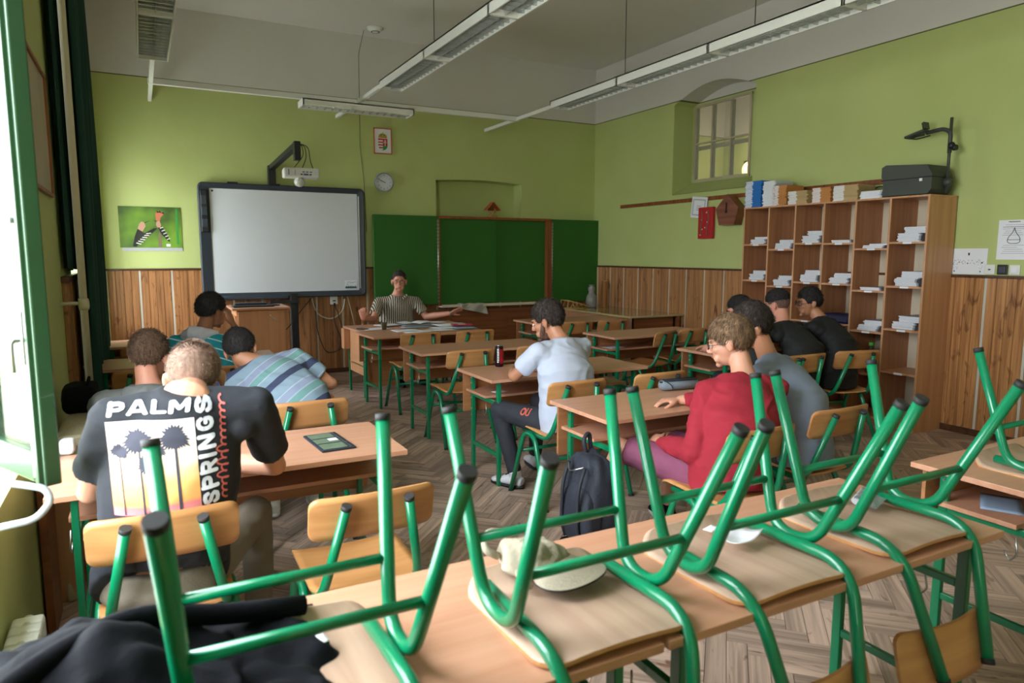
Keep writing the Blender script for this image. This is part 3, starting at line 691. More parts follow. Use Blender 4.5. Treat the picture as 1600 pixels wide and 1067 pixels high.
for k in range(5):
    x, z = .425+k*.017, .265-k*.033; g.prism([(x, z), (x+.035, z+.014), (x+.037, z+.024), (x+.001, z+.010)], .0006, FBl(2))
g.build('wing_bars', 'bird_white', pos)
poly('bird_beak', [(.385, .345), (.36, .37), (.392, .355)], 'bird_black', pos, FBl(2))
poly('bird_crest', [(.39, .36), (.385, .44), (.41, .475), (.46, .46), (.475, .435), (.44, .40), (.43, .36)], 'bird_crest', pos, FBl(1))
poly('crest_tips', [(.40, .45), (.405, .48), (.42, .465), (.435, .478), (.45, .455), (.475, .46), (.48, .435), (.46, .445), (.43, .455)], 'bird_black', pos, FBl(2))
poly('perch', [(.40, .045), (.44, .045), (.435, .19), (.42, .23), (.405, .19)], 'perch_brown', pos, FBl(0))
g = G(); g.prism([(.60, .08), (.625, .08), (.625, .50), (.60, .50)], .0006, FBl(0)); g.build('date_column', 'green_ink', pos)
poly('logo_patch', [(.485, .055), (.53, .055), (.53, .085), (.485, .085)], 'paper', pos, FBl(2))
g = G(); g.tube([(.33, -.01, .52), (.33, -.012, .535)], .004, 6); g.build('nail', 'steel', pos)

# green chalkboard with two wings and two sliding panels
cb = thing('chalkboard', 'wide green folding chalkboard with wooden frame', 'chalkboard', (0, 9.30, 0))
g = G(); g.box(2.80, 3.725, -.03, .02, .89, 2.13, bev=.003); g.build('wing_panel', 'chalk_green', cb)
g = G(); g.box(5.62, 6.50, -.03, .02, .86, 2.13, bev=.003); g.build('wing_panel', 'chalk_green', cb)
g = G(); g.box(6.50, 6.535, -.035, .02, .84, 2.05, bev=.004); wood('light_strip', S(206, 148, 84), S(188, 128, 66), 'Z', .45); g.build('edge_strip', 'light_strip', cb)
g = G(); g.box(3.77, 4.67, -.005, .015, .885, 2.10, bev=.002); g.build('sliding_panel', 'chalk_green', cb)
g = G(); g.box(4.62, 5.52, .03, .05, .885, 2.10, bev=.002); g.build('sliding_panel', 'chalk_green', cb)
for q in ((3.74, 5.60, -.04, .09, 2.10, 2.135), (5.52, 5.60, -.04, .09, .86, 2.10), (3.735, 3.765, -.03, .09, .86, 2.10)):
    g = G(); g.box(*q, bev=.004); g.build('frame_rail', 'board_wood', cb)
for x in (3.73, 5.61):
    g = G(); g.tube([(x, -.035, .90), (x, -.035, 2.10)], .006, 8)
    for k in range(24): g.box(x-.014, x+.014, -.037, -.03, .915+k*.049, .947+k*.049)
    g.build('piano_hinge', 'steel', cb)
g = G(); g.box(3.74, 5.60, -.13, .06, .845, .862, bev=.003); g.box(3.74, 5.60, -.135, -.125, .845, .885, bev=.003); g.build('chalk_tray', 'hardboard', cb)
g = G(); g.lathe([(.012, 0), (.012, .012)], (3.81, -.012, 1.5), rot=R90, n=12); g.lathe([(.012, 0), (.012, .012)], (5.47, .014, 1.45), rot=R90, n=12); g.build('finger_pull', 'black_plastic', cb)
mat('chalk_dust', S(90, 120, 80), .9)
# panel front below the board
bc = thing('board_cabinet', 'plain brown panelled front under the chalkboard', 'cabinet', (0, 9.30, 0))
for x0, x1 in ((3.0, 3.92), (3.925, 4.845), (4.85, 5.65)):
    g = G(); g.box(x0, x1, -.02, .08, 0, .80, bev=.004); g.build('cabinet_panel', 'cabinet_brown', bc)
# rag over the chalk tray
g = G()
def rag(a, c):
    x = 4.02+.40*a; 
    if c < .35: return (x, 9.30-.02-.12*c/.35, .89+.004*sin(a*17))
    q = (c-.35)/.65; return (x+.05*q*(a-.2), 9.30-.143-.012*sin(a*11+q*3), .885-q*(.06+.10*a))
g.grid(rag, 24, 12); mat('rag_cloth', S(178, 172, 158), .9, .08); o = g.build('wiping_rag', 'rag_cloth'); md = o.modifiers.new('t', 'SOLIDIFY'); md.thickness = .004
tag(o, 'pale cleaning rag hanging over the chalk tray', 'cloth')
g = G(); g.box(3.86, 3.98, 9.19, 9.24, .864, .885, bev=.005); tag(g.build('board_eraser', 'black_plastic'), 'black board eraser on the left of the chalk tray', 'eraser')
# small wooden bird house on top of the board
bh = thing('bird_house', 'little wooden bird table with gabled roof on top of the chalkboard', 'bird house', (4.60, 9.30, 2.136))
for s in (-1, 1):
    g = G(); Mx = pframe((0, 0, .215), (s*.10, 0, -.10), (0, 1, 0)); g.box(0, .16, -.06, .06, -.004, .004, M_=Mx, bev=.001); g.build('roof_board', 'orange_wood', bh)
    for y in (-.045, .045):
        g = G(); g.tube([(s*.065, y, 0), (-s*.03, y, .085)], .006, 6); g.build('leg', 'light_strip', bh)
g = G(); g.box(-.06, .06, -.05, .05, .085, .095); g.build('floor_board', 'light_strip', bh)
g = G(); g.prism([(-.05, 0), (.05, 0), (.05, .05), (0, .10), (-.05, .05)], .006, Matrix(((1, 0, 0, 0), (0, 0, 1, .04), (0, 1, 0, .095), (0, 0, 0, 1)))); g.build('gable', 'cabinet_brown', bh)
# socket, cables and stand below the whiteboard
so = thing('wall_socket', 'white double socket under the whiteboard', 'socket', (2.26, 9.375, .93))
g = G(); g.box(-.05, .05, -.03, 0, 0, .11, bev=.008); g.build('cover', 'white_plastic', so)
g = G(); g.box(-.02, .02, -.034, -.03, .04, .055, bev=.002); g.box(-.012, .012, -.05, -.03, -.03, .02, bev=.004); g.build('plug', 'black_plastic', so)
for k, (pts, mt, lb) in enumerate([([(1.95, 9.32, 1.06), (2.02, 9.33, .8), (2.22, 9.33, .72), (2.38, 9.34, .84), (2.40, 9.34, 1.0)], 'pipe_cream', 'cream cable looping beneath the whiteboard'),
        ([(2.25, 9.33, .90), (2.24, 9.32, .7), (2.33, 9.31, .48), (2.30, 9.3, .30), (2.12, 9.3, .28), (2.02, 9.32, .55), (2.0, 9.33, .95)], 'black_plastic', 'black cable hanging in a loop under the socket'),
        ([(2.27, 9.33, .90), (2.36, 9.32, .6), (2.34, 9.31, .38), (2.45, 9.3, .40), (2.56, 9.3, .55)], 'black_plastic', 'black cable trailing towards the teacher desk'),
        ([(1.98, 9.32, 1.05), (1.80, 9.30, .85), (1.62, 9.1, .68), (1.5, 8.95, .62)], 'black_plastic', 'black cable sloping behind the wooden lectern'),
        ([(2.44, 9.35, 1.03), (2.50, 9.36, .8), (2.54, 9.37, .6), (2.56, 9.37, .45)], 'pipe_cream', 'thin cream cable hanging near the whiteboard corner')]):
    g = G(); g.tube(pts, .006 if k else .009, 6, bend=.12, seg=6); tag(g.build('cable', mt), lb, 'cable')
sd = thing('board_stand', 'black steel stand column under the whiteboard', 'stand', (1.72, 9.24, 0))
g = G(); g.box(-.045, .045, -.03, .03, .05, 1.10, bev=.006); g.build('column', 'black_plastic', sd)
g = G(); g.box(-.30, .05, -.05, .0, .97, 1.01, bev=.004); g.build('cross_arm', 'black_plastic', sd)
g = G(); g.box(-.30, .12, -.28, .05, .22, .27, bev=.006); g.build('foot', 'black_plastic', sd)
g = G(); g.box(-.06, .1, -.05, .04, 0.0, .24, bev=.006); g.build('foot_block', 'black_plastic', sd)

# lectern
lc = thing('lectern_cabinet', 'beech cabinet with one door in front of the whiteboard', 'cabinet', (.92, 8.36, 0))
g = G(); g.box(0, .53, 0, .50, .03, .965, bev=.003); g.build('body', 'case_wood', lc)
g = G(); g.box(-.05, .58, -.05, .54, .968, .992, bev=.003); g.build('top', 'desk_top', lc)
g = G(); g.box(.015, .515, -.018, -.001, .06, .955, bev=.002); dr = g.build('door', 'case_wood', lc)
g = G(); g.tube([(.36, -.018, .90), (.36, -.045, .90), (.44, -.045, .83), (.44, -.018, .83)], .006, 8, bend=.01); g.build('handle', 'steel', dr)
g = G(); g.lathe([(.014, 0), (.014, .012)], (.44, -.018, .38), rot=R90, n=14); g.build('lock', 'steel', dr)
g = G(); g.box(-.012, .0, .02, .48, .08, .9); g.build('side_panel', 'desk_panel', lc)
kb = thing('document_tray', 'flat black device lying on the beech cabinet', 'device', (.90, 8.42, .992))
g = G(); g.box(0, .44, 0, .22, 0, .02, bev=.006); g.build('base', 'black_plastic', kb)
g = G(); g.box(.03, .38, .12, .2, .02, .045, bev=.008); g.build('raised_back', 'dark_frame', kb)
g = G(); g.tube([(.40, .1, .02), (.47, .12, .012), (.53, .2, .004)], .008, 8, bend=.03); g.build('cable', 'black_plastic', kb)

# ---------------------------------------------------------------- right wall: long table and models
lt = thing('long_side_table', 'long glossy wooden table in the far right corner', 'table', (5.545, 7.2, 0))
mat('varnished_top', S(172, 158, 110), .10, .06, 3, coat=.5)
g = G(); g.box(0, .90, 0, 2.0, .775, .80, bev=.003); g.build('table_top', 'varnished_top', lt)
g = G(); g.box(.12, .135, .1, 1.9, .0, .775); g.build('front_panel', 'case_wood', lt)
g = G(); g.box(.12, .80, .1, .118, .0, .775); g.build('end_panel', 'cabinet_brown', lt)
g = G(); g.box(.82, .86, .03, .07, 0, .775); g.build('leg', 'cabinet_brown', lt)
br = thing('truss_model', 'small wooden truss frame model on the far end of the long table', 'model', (5.50, 8.62, .80), radians(8))
P0 = [(0, 0, .13), (.48, 0, .02), (0, .16, .13), (.48, .16, .02)]
sticks = [(P0[0], P0[1]), (P0[2], P0[3]), (P0[0], P0[2]), (P0[1], P0[3]), ((0, 0, 0), P0[0]), ((0, .16, 0), P0[2]), ((0, 0, .005), (.48, 0, .005)), ((0, .16, .005), (.48, .16, .005))]
for k in range(1, 6):
    x = k*.08; z = .13-.11*k/6; sticks += [((x, 0, z), (x, .16, z)), ((x, 0, z), (x+.05, 0, .005)), ((x, .16, z), (x-.05, .16, .005))]
mat('balsa', S(206, 160, 96), .6)
for a_, b_ in sticks: g = G(); g.tube([a_, b_], .006, 4); g.build('stick', 'balsa', br)
jr = thing('grey_jar', 'grey cloudy plastic jar beside the truss model', 'jar', (5.98, 8.72, .80))
mat('cloudy', S(140, 138, 134), .3, .25, 9); g = G(); g.lathe([(.05, 0), (.075, .02), (.085, .10), (.075, .17), (.045, .22), (.04, .24), (.055, .27), (.05, .31), (.02, .33)]); g.build('jar_body', 'cloudy', jr)
g = G(); g.lathe([(.04, .33), (.04, .345)]); g.build('lid', 'cloudy', jr)
g = G(); g.box(6.16, 6.24, 8.66, 8.74, .80, 1.20, bev=.008); tag(g.build('wooden_post', 'wainscot'), 'short square wooden post beside the grey jar', 'post')

# bookcase of six compartments
bk = thing('bookcase', 'tall beech bookcase with six columns of open shelves', 'bookcase', (6.05, 3.72, 0))
cw, dpt, ht = .3483, .40, 2.12
for k in range(7):
    g = G(); g.box(0, dpt, k*cw-.009, k*cw+.009, 0 if k in (0, 6) else .07, ht-.018, bev=.001)
    g.build('side_panel' if k in (0, 6) else 'divider', 'case_wood' if k in (0,) else 'case_inner', bk)
g = G(); g.box(-.004, dpt, -.012, 6*cw+.012, ht-.018, ht, bev=.002); g.build('top_board', 'case_wood', bk)
g = G(); g.box(dpt-.006, dpt, 0, 6*cw, .07, ht-.018); g.build('back_board', 'hardboard', bk)
g = G(); g.box(.02, .035, 0, 6*cw, 0, .07); g.build('plinth', 'case_inner', bk)
for k in range(6):                       # k = 0 is the column nearest the camera
    zs = (1.715, 1.318, .925, .53, .075) if k in (0, 2, 3, 5) else (1.66, 1.265, .88, .475, .075)
    if k == 3: zs = (1.72, 1.32, .925, .53, .075)
    for z in zs:
        g = G(); g.box(0, dpt-.007, k*cw+.009, (k+1)*cw-.009, z-.018, z, bev=.001); sh = g.build('shelf', 'case_wood', bk)
        if z > .5:
            g = G(); g.box(-.002, 0, k*cw+.13, k*cw+.21, z-.02, z-.002); g.build('label', 'paper', sh)
for k in range(7):
    g = G(); g.box(-.003, 0, k*cw-.009, k*cw+.009, .07, ht-.018); g.build('edge_band', 'case_wood', bk)
def book_mesh(w_, d_, h_, cover, page='paper'):
    sp = .02 if cover in ('cover_line', 'cover_white') else w_*.55
    g = G(); g.box(-d_/2, d_/2, -w_/2, w_/2, 0, h_*.10); g.box(-d_/2, d_/2, -w_/2, w_/2, h_*.90, h_); g.box(-d_/2, d_/2, -w_/2, -w_/2+sp, 0, h_); g.m = 1
    g.box(-d_/2+.002, d_/2-.002, -w_/2+sp, w_/2-.002, h_*.10, h_*.90); return g.mesh('book', [cover, page])
mat('cover_white', S(196, 198, 204), .4, .06); mat('cover_line', S(150, 148, 158), .5, .25, 30); mat('cover_dark', S(80, 76, 84), .5, .1); mat('cover_blue', S(20, 110, 190), .4); mat('cover_orange', S(196, 128, 64), .45, .12); mat('cover_tan', S(190, 160, 110), .5, .1)
ORD = 'first second third fourth fifth sixth seventh eighth ninth tenth eleventh twelfth thirteenth fourteenth fifteenth sixteenth seventeenth eighteenth nineteenth twentieth twenty-first twenty-second twenty-third twenty-fourth'.split()
def stack(x, y, z, n, hh, cover, label, group, jitter=.012, w_=.21, d_=.29, page='paper', steps=None):
    me = book_mesh(w_, d_, hh, cover, page); lab = label
    for k in range(n):
        label = ('topmost ' if k == n-1 else 'lowest ' if k == 0 else ORD[k]+' from the bottom, ')+lab
        off = steps(k) if steps else 0
        o = link('book', me, None, (x+random.uniform(-1, 1)*jitter, y+off+random.uniform(-1, 1)*jitter, z+k*hh), random.uniform(-.04, .04))
        tag(o, label, 'book', group)
cn = ['nearest', 'second nearest', 'third nearest', 'fourth nearest', 'fifth nearest', 'farthest']
rows = {0: 'top', 1: 'second', 2: 'third'}
cfg = {0: [(0, 12, .011), (1, 12, .011), (2, 11, .011)], 1: [(0, 3, .014), (1, 2, .014), (2, 9, .011)], 2: [(0, 2, .014), (1, 9, .011)], 3: [(0, 10, .012), (1, 10, .012)], 4: [(0, 8, .012), (1, 10, .011)], 5: [(0, 6, .013), (1, 8, .013)]}
for k, ls in cfg.items():
    zs = (1.715, 1.318, .925) if k in (0, 2, 3, 5) else (1.66, 1.265, .88)
    if k == 3: zs = (1.72, 1.32)
    for (r_, n_, hh) in ls:
        nm = '%s shelf, %s bookcase column' % (rows[r_], cn[k])
        if k == 5: nm = '%s shelf, farthest bookcase column' % rows[r_]
        stack(6.05+.19, 3.72+(k+.5)*cw-.02, zs[r_], n_, hh, 'cover_line', 'thin white workbook, '+nm, 'workbooks, '+nm, .008, .22, .28, steps=lambda q, n_=n_: (-.03 if q > n_*.5 else .03))
# stacks on top of the bookcase
def topstack(y, n, hh, cover, what, w_=.21):
    stack(6.20, y, ht, n, hh, cover, what, what.replace('one of ', '')[:60], .006, w_, .26)
topstack(5.72, 24, .012, 'cover_blue', 'blue-and-white booklet of the tall far stack on the bookcase', .23)
topstack(5.50, 18, .015, 'cover_white', 'white booklet of the tall stack beside the blue one', .17)
topstack(5.36, 20, .0105, 'cover_orange', 'orange-spined booklet of the first brownish stack', .19)
topstack(5.12, 13, .0105, 'cover_tan', 'tan booklet of the second brownish stack', .24)
topstack(4.83, 14, .0105, 'cover_orange', 'orange-spined booklet of the third brownish stack', .22)
topstack(4.56, 14, .0105, 'cover_tan', 'tan booklet of the widest brownish stack', .27)
stack(6.20, 4.29, ht, 6, .012, 'cover_white', 'white booklet of the low stack by the overhead projector', 'white booklets next to the overhead projector', .008, .22, .26)
g = G(); g.tube([(6.34, 4.55, ht+.01), (6.36, 4.42, ht+.15), (6.36, 4.30, ht+.10), (6.34, 4.22, ht+.01)], .006, 6, bend=.08); tag(g.build('power_cord', 'black_plastic'), 'black cord looping behind the booklets on the bookcase', 'cord')
# overhead projector
oh = thing('overhead_projector', 'dark grey overhead projector on top of the bookcase', 'overhead projector', (6.08, 3.76, ht))
mat('ohp_grey', S(62, 66, 60), .5, .06)
g = G(); g.prism([(0, 0), (.42, 0), (.45, .04), (.45, .17), (.40, .25), (.02, .28), (-.02, .26), (-.02, .17), (0, .155)][::-1], .30, pframe((0.0, .42, .01), (0, -1, 0), (0, 0, 1)) @ Matrix.Rotation(0, 4, 'X')); g.build('body', 'ohp_grey', oh)
oh.children[0].location.x = .30
g = G(); g.box(-.004, .304, -.035, .445, .15, .158, bev=.002); g.build('seam', 'black_plastic', oh)
g = G(); g.box(-.008, 0, .05, .075, .12, .145); g.build('sticker', 'paper', oh)
for y in (.05, .34):
    g = G(); g.lathe([(.02, 0), (.02, .014)], (.06, y, 0), n=12); g.lathe([(.02, 0), (.02, .014)], (.25, y, 0), n=12); g.build('foot', 'rubber_cap', oh)
g = G(); g.tube([(.20, -.045, .02), (.20, -.045, .66)], .013, 10); g.sph((.20, -.045, .11), (.035, .05, .04)); g.build('post', 'ohp_grey', oh)
g = G(); g.sph((.20, -.06, .42), (.03, .03, .035)); g.lathe([(.025, 0), (.025, .03)], (.20, -.075, .40), rot=R90, n=14); g.build('focus_knob', 'black_plastic', oh)
g = G(); g.tube([(.20, -.045, .36), (.20, -.045, .54), (.20, .02, .575), (.20, .17, .56)], .018, 10, bend=.05); g.build('arm', 'ohp_grey', oh)
g = G(); Mx = Matrix.Translation((.20, .22, .565)) @ Matrix.Rotation(radians(-14), 4, 'X'); g.box(-.05, .05, -.05, .13, -.005, .018, M_=Mx, bev=.006); g.prism([(-.04, 0), (.04, 0), (.02, .03), (-.02, .03)], .06, Mx @ Matrix.Translation((0, -.06, .02))); g.build('lens_head', 'ohp_grey', oh)
g = G(); g.tube([(.16, .16, .54), (.16, .29, .525), (.24, .29, .525), (.24, .16, .54)], .006, 6, bend=.02); g.build('mirror_bracket', 'black_plastic', oh)

# picture rail and things hanging on the right wall
g = G(); g.box(XR-.02, XR, 4.30, 8.68, 2.285, 2.335, bev=.004); tag(g.build('picture_rail', 'board_wood'), 'long brown wooden rail on the right wall', 'rail')
hb = thing('nest_box', 'brown five-sided nest box hanging from the wall rail', 'bird house', (XR-.14, 6.37, 1.955))
P5 = [(-.12, 0), (.12, 0), (.18, .20), (0, .37), (-.18, .20)]
g = G(); g.prism(P5, .12, pframe((.13, 0, 0), (0, -1, 0), (0, 0, 1)) ); bo = g.build('box_body', 'cabinet_brown', hb)
g = G(); g.prism([(x*1.03, z*1.01) for x, z in P5], .012, pframe((.009, 0, 0), (0, -1, 0), (0, 0, 1))); wood('nest_front', S(140, 82, 56), S(112, 62, 42), 'Y', .55); g.build('front_board', 'nest_front', hb)
g = G(); g.lathe([(.018, 0), (.018, .004)], (-.0125, .0, .16), rot=Matrix.Rotation(radians(-90), 3, 'Y'), n=16); g.box(-.018, -.012, -.006, .006, .15, .27); g.build('entrance_hole', 'bird_black', hb)
rb = thing('red_ornament', 'narrow red panel with small pale flowers hanging on the right wall', 'ornament', (XR-.05, 6.83, 1.80))
mat('red_wood', S(176, 26, 34), .4, .05); g = G(); g.box(0, .045, -.13, .13, 0, .40, bev=.006); g.build('panel', 'red_wood', rb)
g = G(); random.seed(3)
for (y, z) in ((.06, .24), (-.04, .21), (.05, .12), (-.04, .07), (.08, .05), (-.02, .33), (.0, .14)): g.sph((-.003, y, z), (.005, .010, .010), 1)
g.build('flowers', 'white_ink', rb)
g = G()
for s in (-.05, .06): g.tube([(-.002, s, .04), (-.004, s+.02, .14), (-.002, s-.015, .24), (-.002, s+.01, .36)], .008, 6, bend=.05)
g.build('stems', 'perch_brown', rb)
ce = thing('certificate', 'small tilted framed certificate hanging from the wall rail', 'certificate', (XR-.03, 6.99, 2.07))
ce.rotation_euler.x = radians(6)
g = G(); g.box(0, .01, -.14, .14, 0, .27, bev=.003); g.build('frame', 'paper', ce)
g = G()
for q in ((-.115, .115, .03, .045), (-.115, .115, .225, .24), (-.115, -.10, .03, .24), (.10, .115, .03, .24)): g.box(-.002, 0, *q)
g.build('border', 'paper_grey', ce)
g = G()
for k in range(3): g.box(-.002, 0, -.04, .04, .10+k*.025, .105+k*.025)
g.build('print_lines', 'dark_frame', ce)
def mark(par, F, rects, mt, nm):
    g = G()
    for (a, c, x, y) in rects: g.prism([(a, c), (a+x, c), (a+x, c+y), (a, c+y)], .0006, F)
    o = g.build(nm, mt, par); o['kind'] = 'stuff'; return o
sh = thing('sheet_music', 'white sheet with scattered notes taped beside the bookcase', 'paper', (XR-.003, 3.585, 1.43))
g = G(); g.box(0, .002, -.155, .155, 0, .225); g.build('sheet', 'paper', sh)
random.seed(5); F = pframe((-.0005, 0, 0), (0, -1, 0), (0, 0, 1)); mark(sh, F, [(random.uniform(-.14, .13), random.choice((.09, .1, .11, .12))+random.uniform(-.008, .008), .007, .007) for _ in range(34)]+[(random.choice((-.13, .08))+random.uniform(0, .04), random.uniform(.02, .1), .006, .006) for _ in range(14)], 'paper_grey', 'faint_notes')
mark(sh, F, [(-.006, .165, .014, .022), (-.12, .02, .01, .012), (.10, .02, .01, .01), (.11, .095, .012, .012), (-.01, .09, .01, .01), (-.08, .1, .008, .008)], 'bird_black', 'dark_notes')
pp = thing('notice_sheet', 'white typed notice with a pear-shaped drawing taped on the right wall', 'paper', (XR-.003, 3.235, 1.56))
g = G(); g.box(0, .002, -.125, .125, 0, .33); g.build('sheet', 'paper', pp)
mark(pp, F, [(-.09+.01*(k % 3), .05+k*.017, .18-.02*(k % 4), .004) for k in range(15) if not 4 < k < 9], 'paper_grey', 'text_lines')
mark(pp, F, [(-.05, .312, .09, .006), (-.09, .27, .18, .003)], 'dark_frame', 'heading')
g = G(); g.tube([(-.002, 0, .265), (-.002, .012, .225), (-.002, .045, .185), (-.002, .05, .15), (-.002, .03, .135), (-.002, -.03, .135), (-.002, -.05, .15), (-.002, -.045, .185), (-.002, -.012, .225), (-.002, 0, .265)], .0025, 5, bend=.02); g.tube([(-.002, -.046, .165), (-.002, .046, .165)], .002, 5); g.build('pear_drawing', 'dark_frame', pp)
for (y, mt, lb, nm) in ((3.40, 'white_plastic', 'white telephone socket right of the sheet music', 'telephone_socket'), (3.30, 'black_plastic', 'black wall socket between two white plates', 'black_socket'), (3.205, 'white_plastic', 'white light switch under the typed notice', 'light_switch')):
    sw = thing(nm, lb, 'switch' if 'switch' in nm else 'socket', (XR-.001, y, 1.432))
    g = G(); g.box(-.012, 0, -.042, .042, 0, .085, bev=.006); g.build('plate', mt, sw)
    g = G()
    if nm == 'light_switch': g.box(-.018, -.01, -.025, .025, .018, .068, bev=.003); g.build('rocker', 'paper', sw)
    elif nm == 'black_socket': g.box(-.02, -.01, -.028, .028, .014, .07, bev=.006); g.build('insert', 'dark_frame', sw)
    else: g.lathe([(.006, 0), (.006, .006)], (-.012, 0, .042), rot=Matrix.Rotation(radians(-90), 3, 'Y'), n=10); g.box(-.014, -.011, -.012, .012, .04, .046); g.build('jack_hole', 'bird_black', sw)
# ---------------------------------------------------------------- school desks
def make_desk(label):
    t = thing('school_desk', label, 'desk'); W, D = 1.32, .58
    g = G(); g.box(0, W, 0, D, .738, .76, bev=.002); g.build('desk_top', 'desk_top', t)
    g = G(); g.box(.03, W-.03, D-.05, D-.034, .44, .737, bev=.001); g.build('front_panel', 'desk_panel', t)
    g = G(); g.box(.05, W-.05, .20, D-.052, .595, .613, bev=.001); g.build('book_shelf', 'desk_top', t)
    for s, x in ((1, .085), (-1, W-.085)):
        g = G(); g.box(x-.012, x+.012, .045, .08, .0, .737, bev=.003); g.build('leg', 'green_tube', t)
        g = G(); g.box(x-.012, x+.012, D-.115, D-.08, .0, .737, bev=.003); lg = g.build('leg', 'green_tube', t)
        g = G()
        for z in (.70, .66, .55, .47, .42): g.lathe([(.006, 0), (.006, .005)], (x-s*.012, D-.0975, z), rot=Matrix.Rotation(radians(-90*s), 3, 'Y'), n=8)
        g.build('bolts', 'steel', lg)['kind'] = 'stuff'
        g = G(); g.box(x-.010, x+.010, .08, D-.115, .565, .592, bev=.003); g.build('shelf_bar', 'green_tube', t)
        g = G(); g.box(x-.010, x+.010, .08, D-.115, .20, .228, bev=.003); g.build('side_bar', 'green_tube', t)
        g = G(); g.tube([(x-s*.03, .20, .565), (x-s*.035, .19, .50), (x-s*.035, .215, .47), (x-s*.03, .235, .505)], .0035, 6, bend=.012); g.build('bag_hook', 'steel', t)
    return t
D0 = make_desk('x'); DG = 'two-seat school desks'; first = [True]
def desk(x, y, label, rz=0):
    if first[0]:
        first[0] = False; D0.location = (x, y, 0); D0.rotation_euler.z = rz; D0['label'] = label; D0['group'] = DG; return D0
    return dup(D0, (x, y, 0), rz, label, DG)
desk(-.36, 7.18, 'beech desk with green legs farthest back in the row by the windows')
desk(-.36, 5.80, 'desk in the window row behind the person in the turquoise hoodie elbow')
desk(-.34, 4.12, 'desk where the grey-shirted and striped-shirted people sit')
desk(-.345, 2.80, 'desk with a dark wallet on it, used by the person in the palm-print shirt')
desk(2.04, 6.84, 'desk pushed against the teacher desk, papers spread over it', radians(3.5))
desk(2.05, 5.51, 'empty middle-row desk right behind the desk of papers')
desk(2.03, 4.12, 'desk with the red drink can on it')
desk(2.05, 2.82, 'desk with the grey pencil case, used by the person in the dark red sweater')
desk(4.22, 7.35, 'empty desk in front of the long side table, farthest in the right row')
desk(4.20, 5.70, 'empty right-row desk with papers on its shelf')
desk(4.24, 4.24, 'right-row desk where the two people in black sit')
desk(-.36, 1.10, 'foreground desk at lower left, black jacket on its left end')
desk(.975, 1.10, 'foreground desk in the bottom middle holding upturned chairs')
desk(2.74, 1.10, 'desk at the right edge of the picture with upturned chairs on it')
# teacher's desk
td = thing('teacher_desk', 'teacher desk with beech side panel and green legs, papers on top', 'desk', (2.08, 7.47, 0), radians(2))
g = G(); g.box(0, 1.36, 0, .66, .738, .76, bev=.002); g.build('desk_top', 'desk_top', td)
g = G(); g.box(.05, .066, .05, .56, .25, .737, bev=.001); g.build('side_panel', 'case_wood', td)
g = G(); g.box(.07, .46, .04, .055, .12, .737, bev=.001); g.build('front_panel', 'desk_panel', td)
g = G(); g.box(.46, 1.30, .04, .055, .28, .737, bev=.001); g.build('front_panel', 'desk_panel', td)
g = G(); g.box(-.02, .05, .55, .66, .50, .737, bev=.002); g.build('drawer_box', 'case_wood', td)
for x in (.06, 1.30):
    for y in (.06, .60):
        g = G(); g.box(x-.012, x+.012, y-.017, y+.017, 0, .737, bev=.003); g.build('leg', 'green_tube', td)
    g = G(); g.box(x-.01, x+.01, .077, .583, .34, .365, bev=.003); g.build('side_bar', 'green_tube', td)
g = G(); g.box(.4, 1.2, .12, .14, .18, .205, bev=.003); g.box(.4, 1.2, .36, .38, .18, .205, bev=.003); g.build('foot_rail', 'green_tube', td)

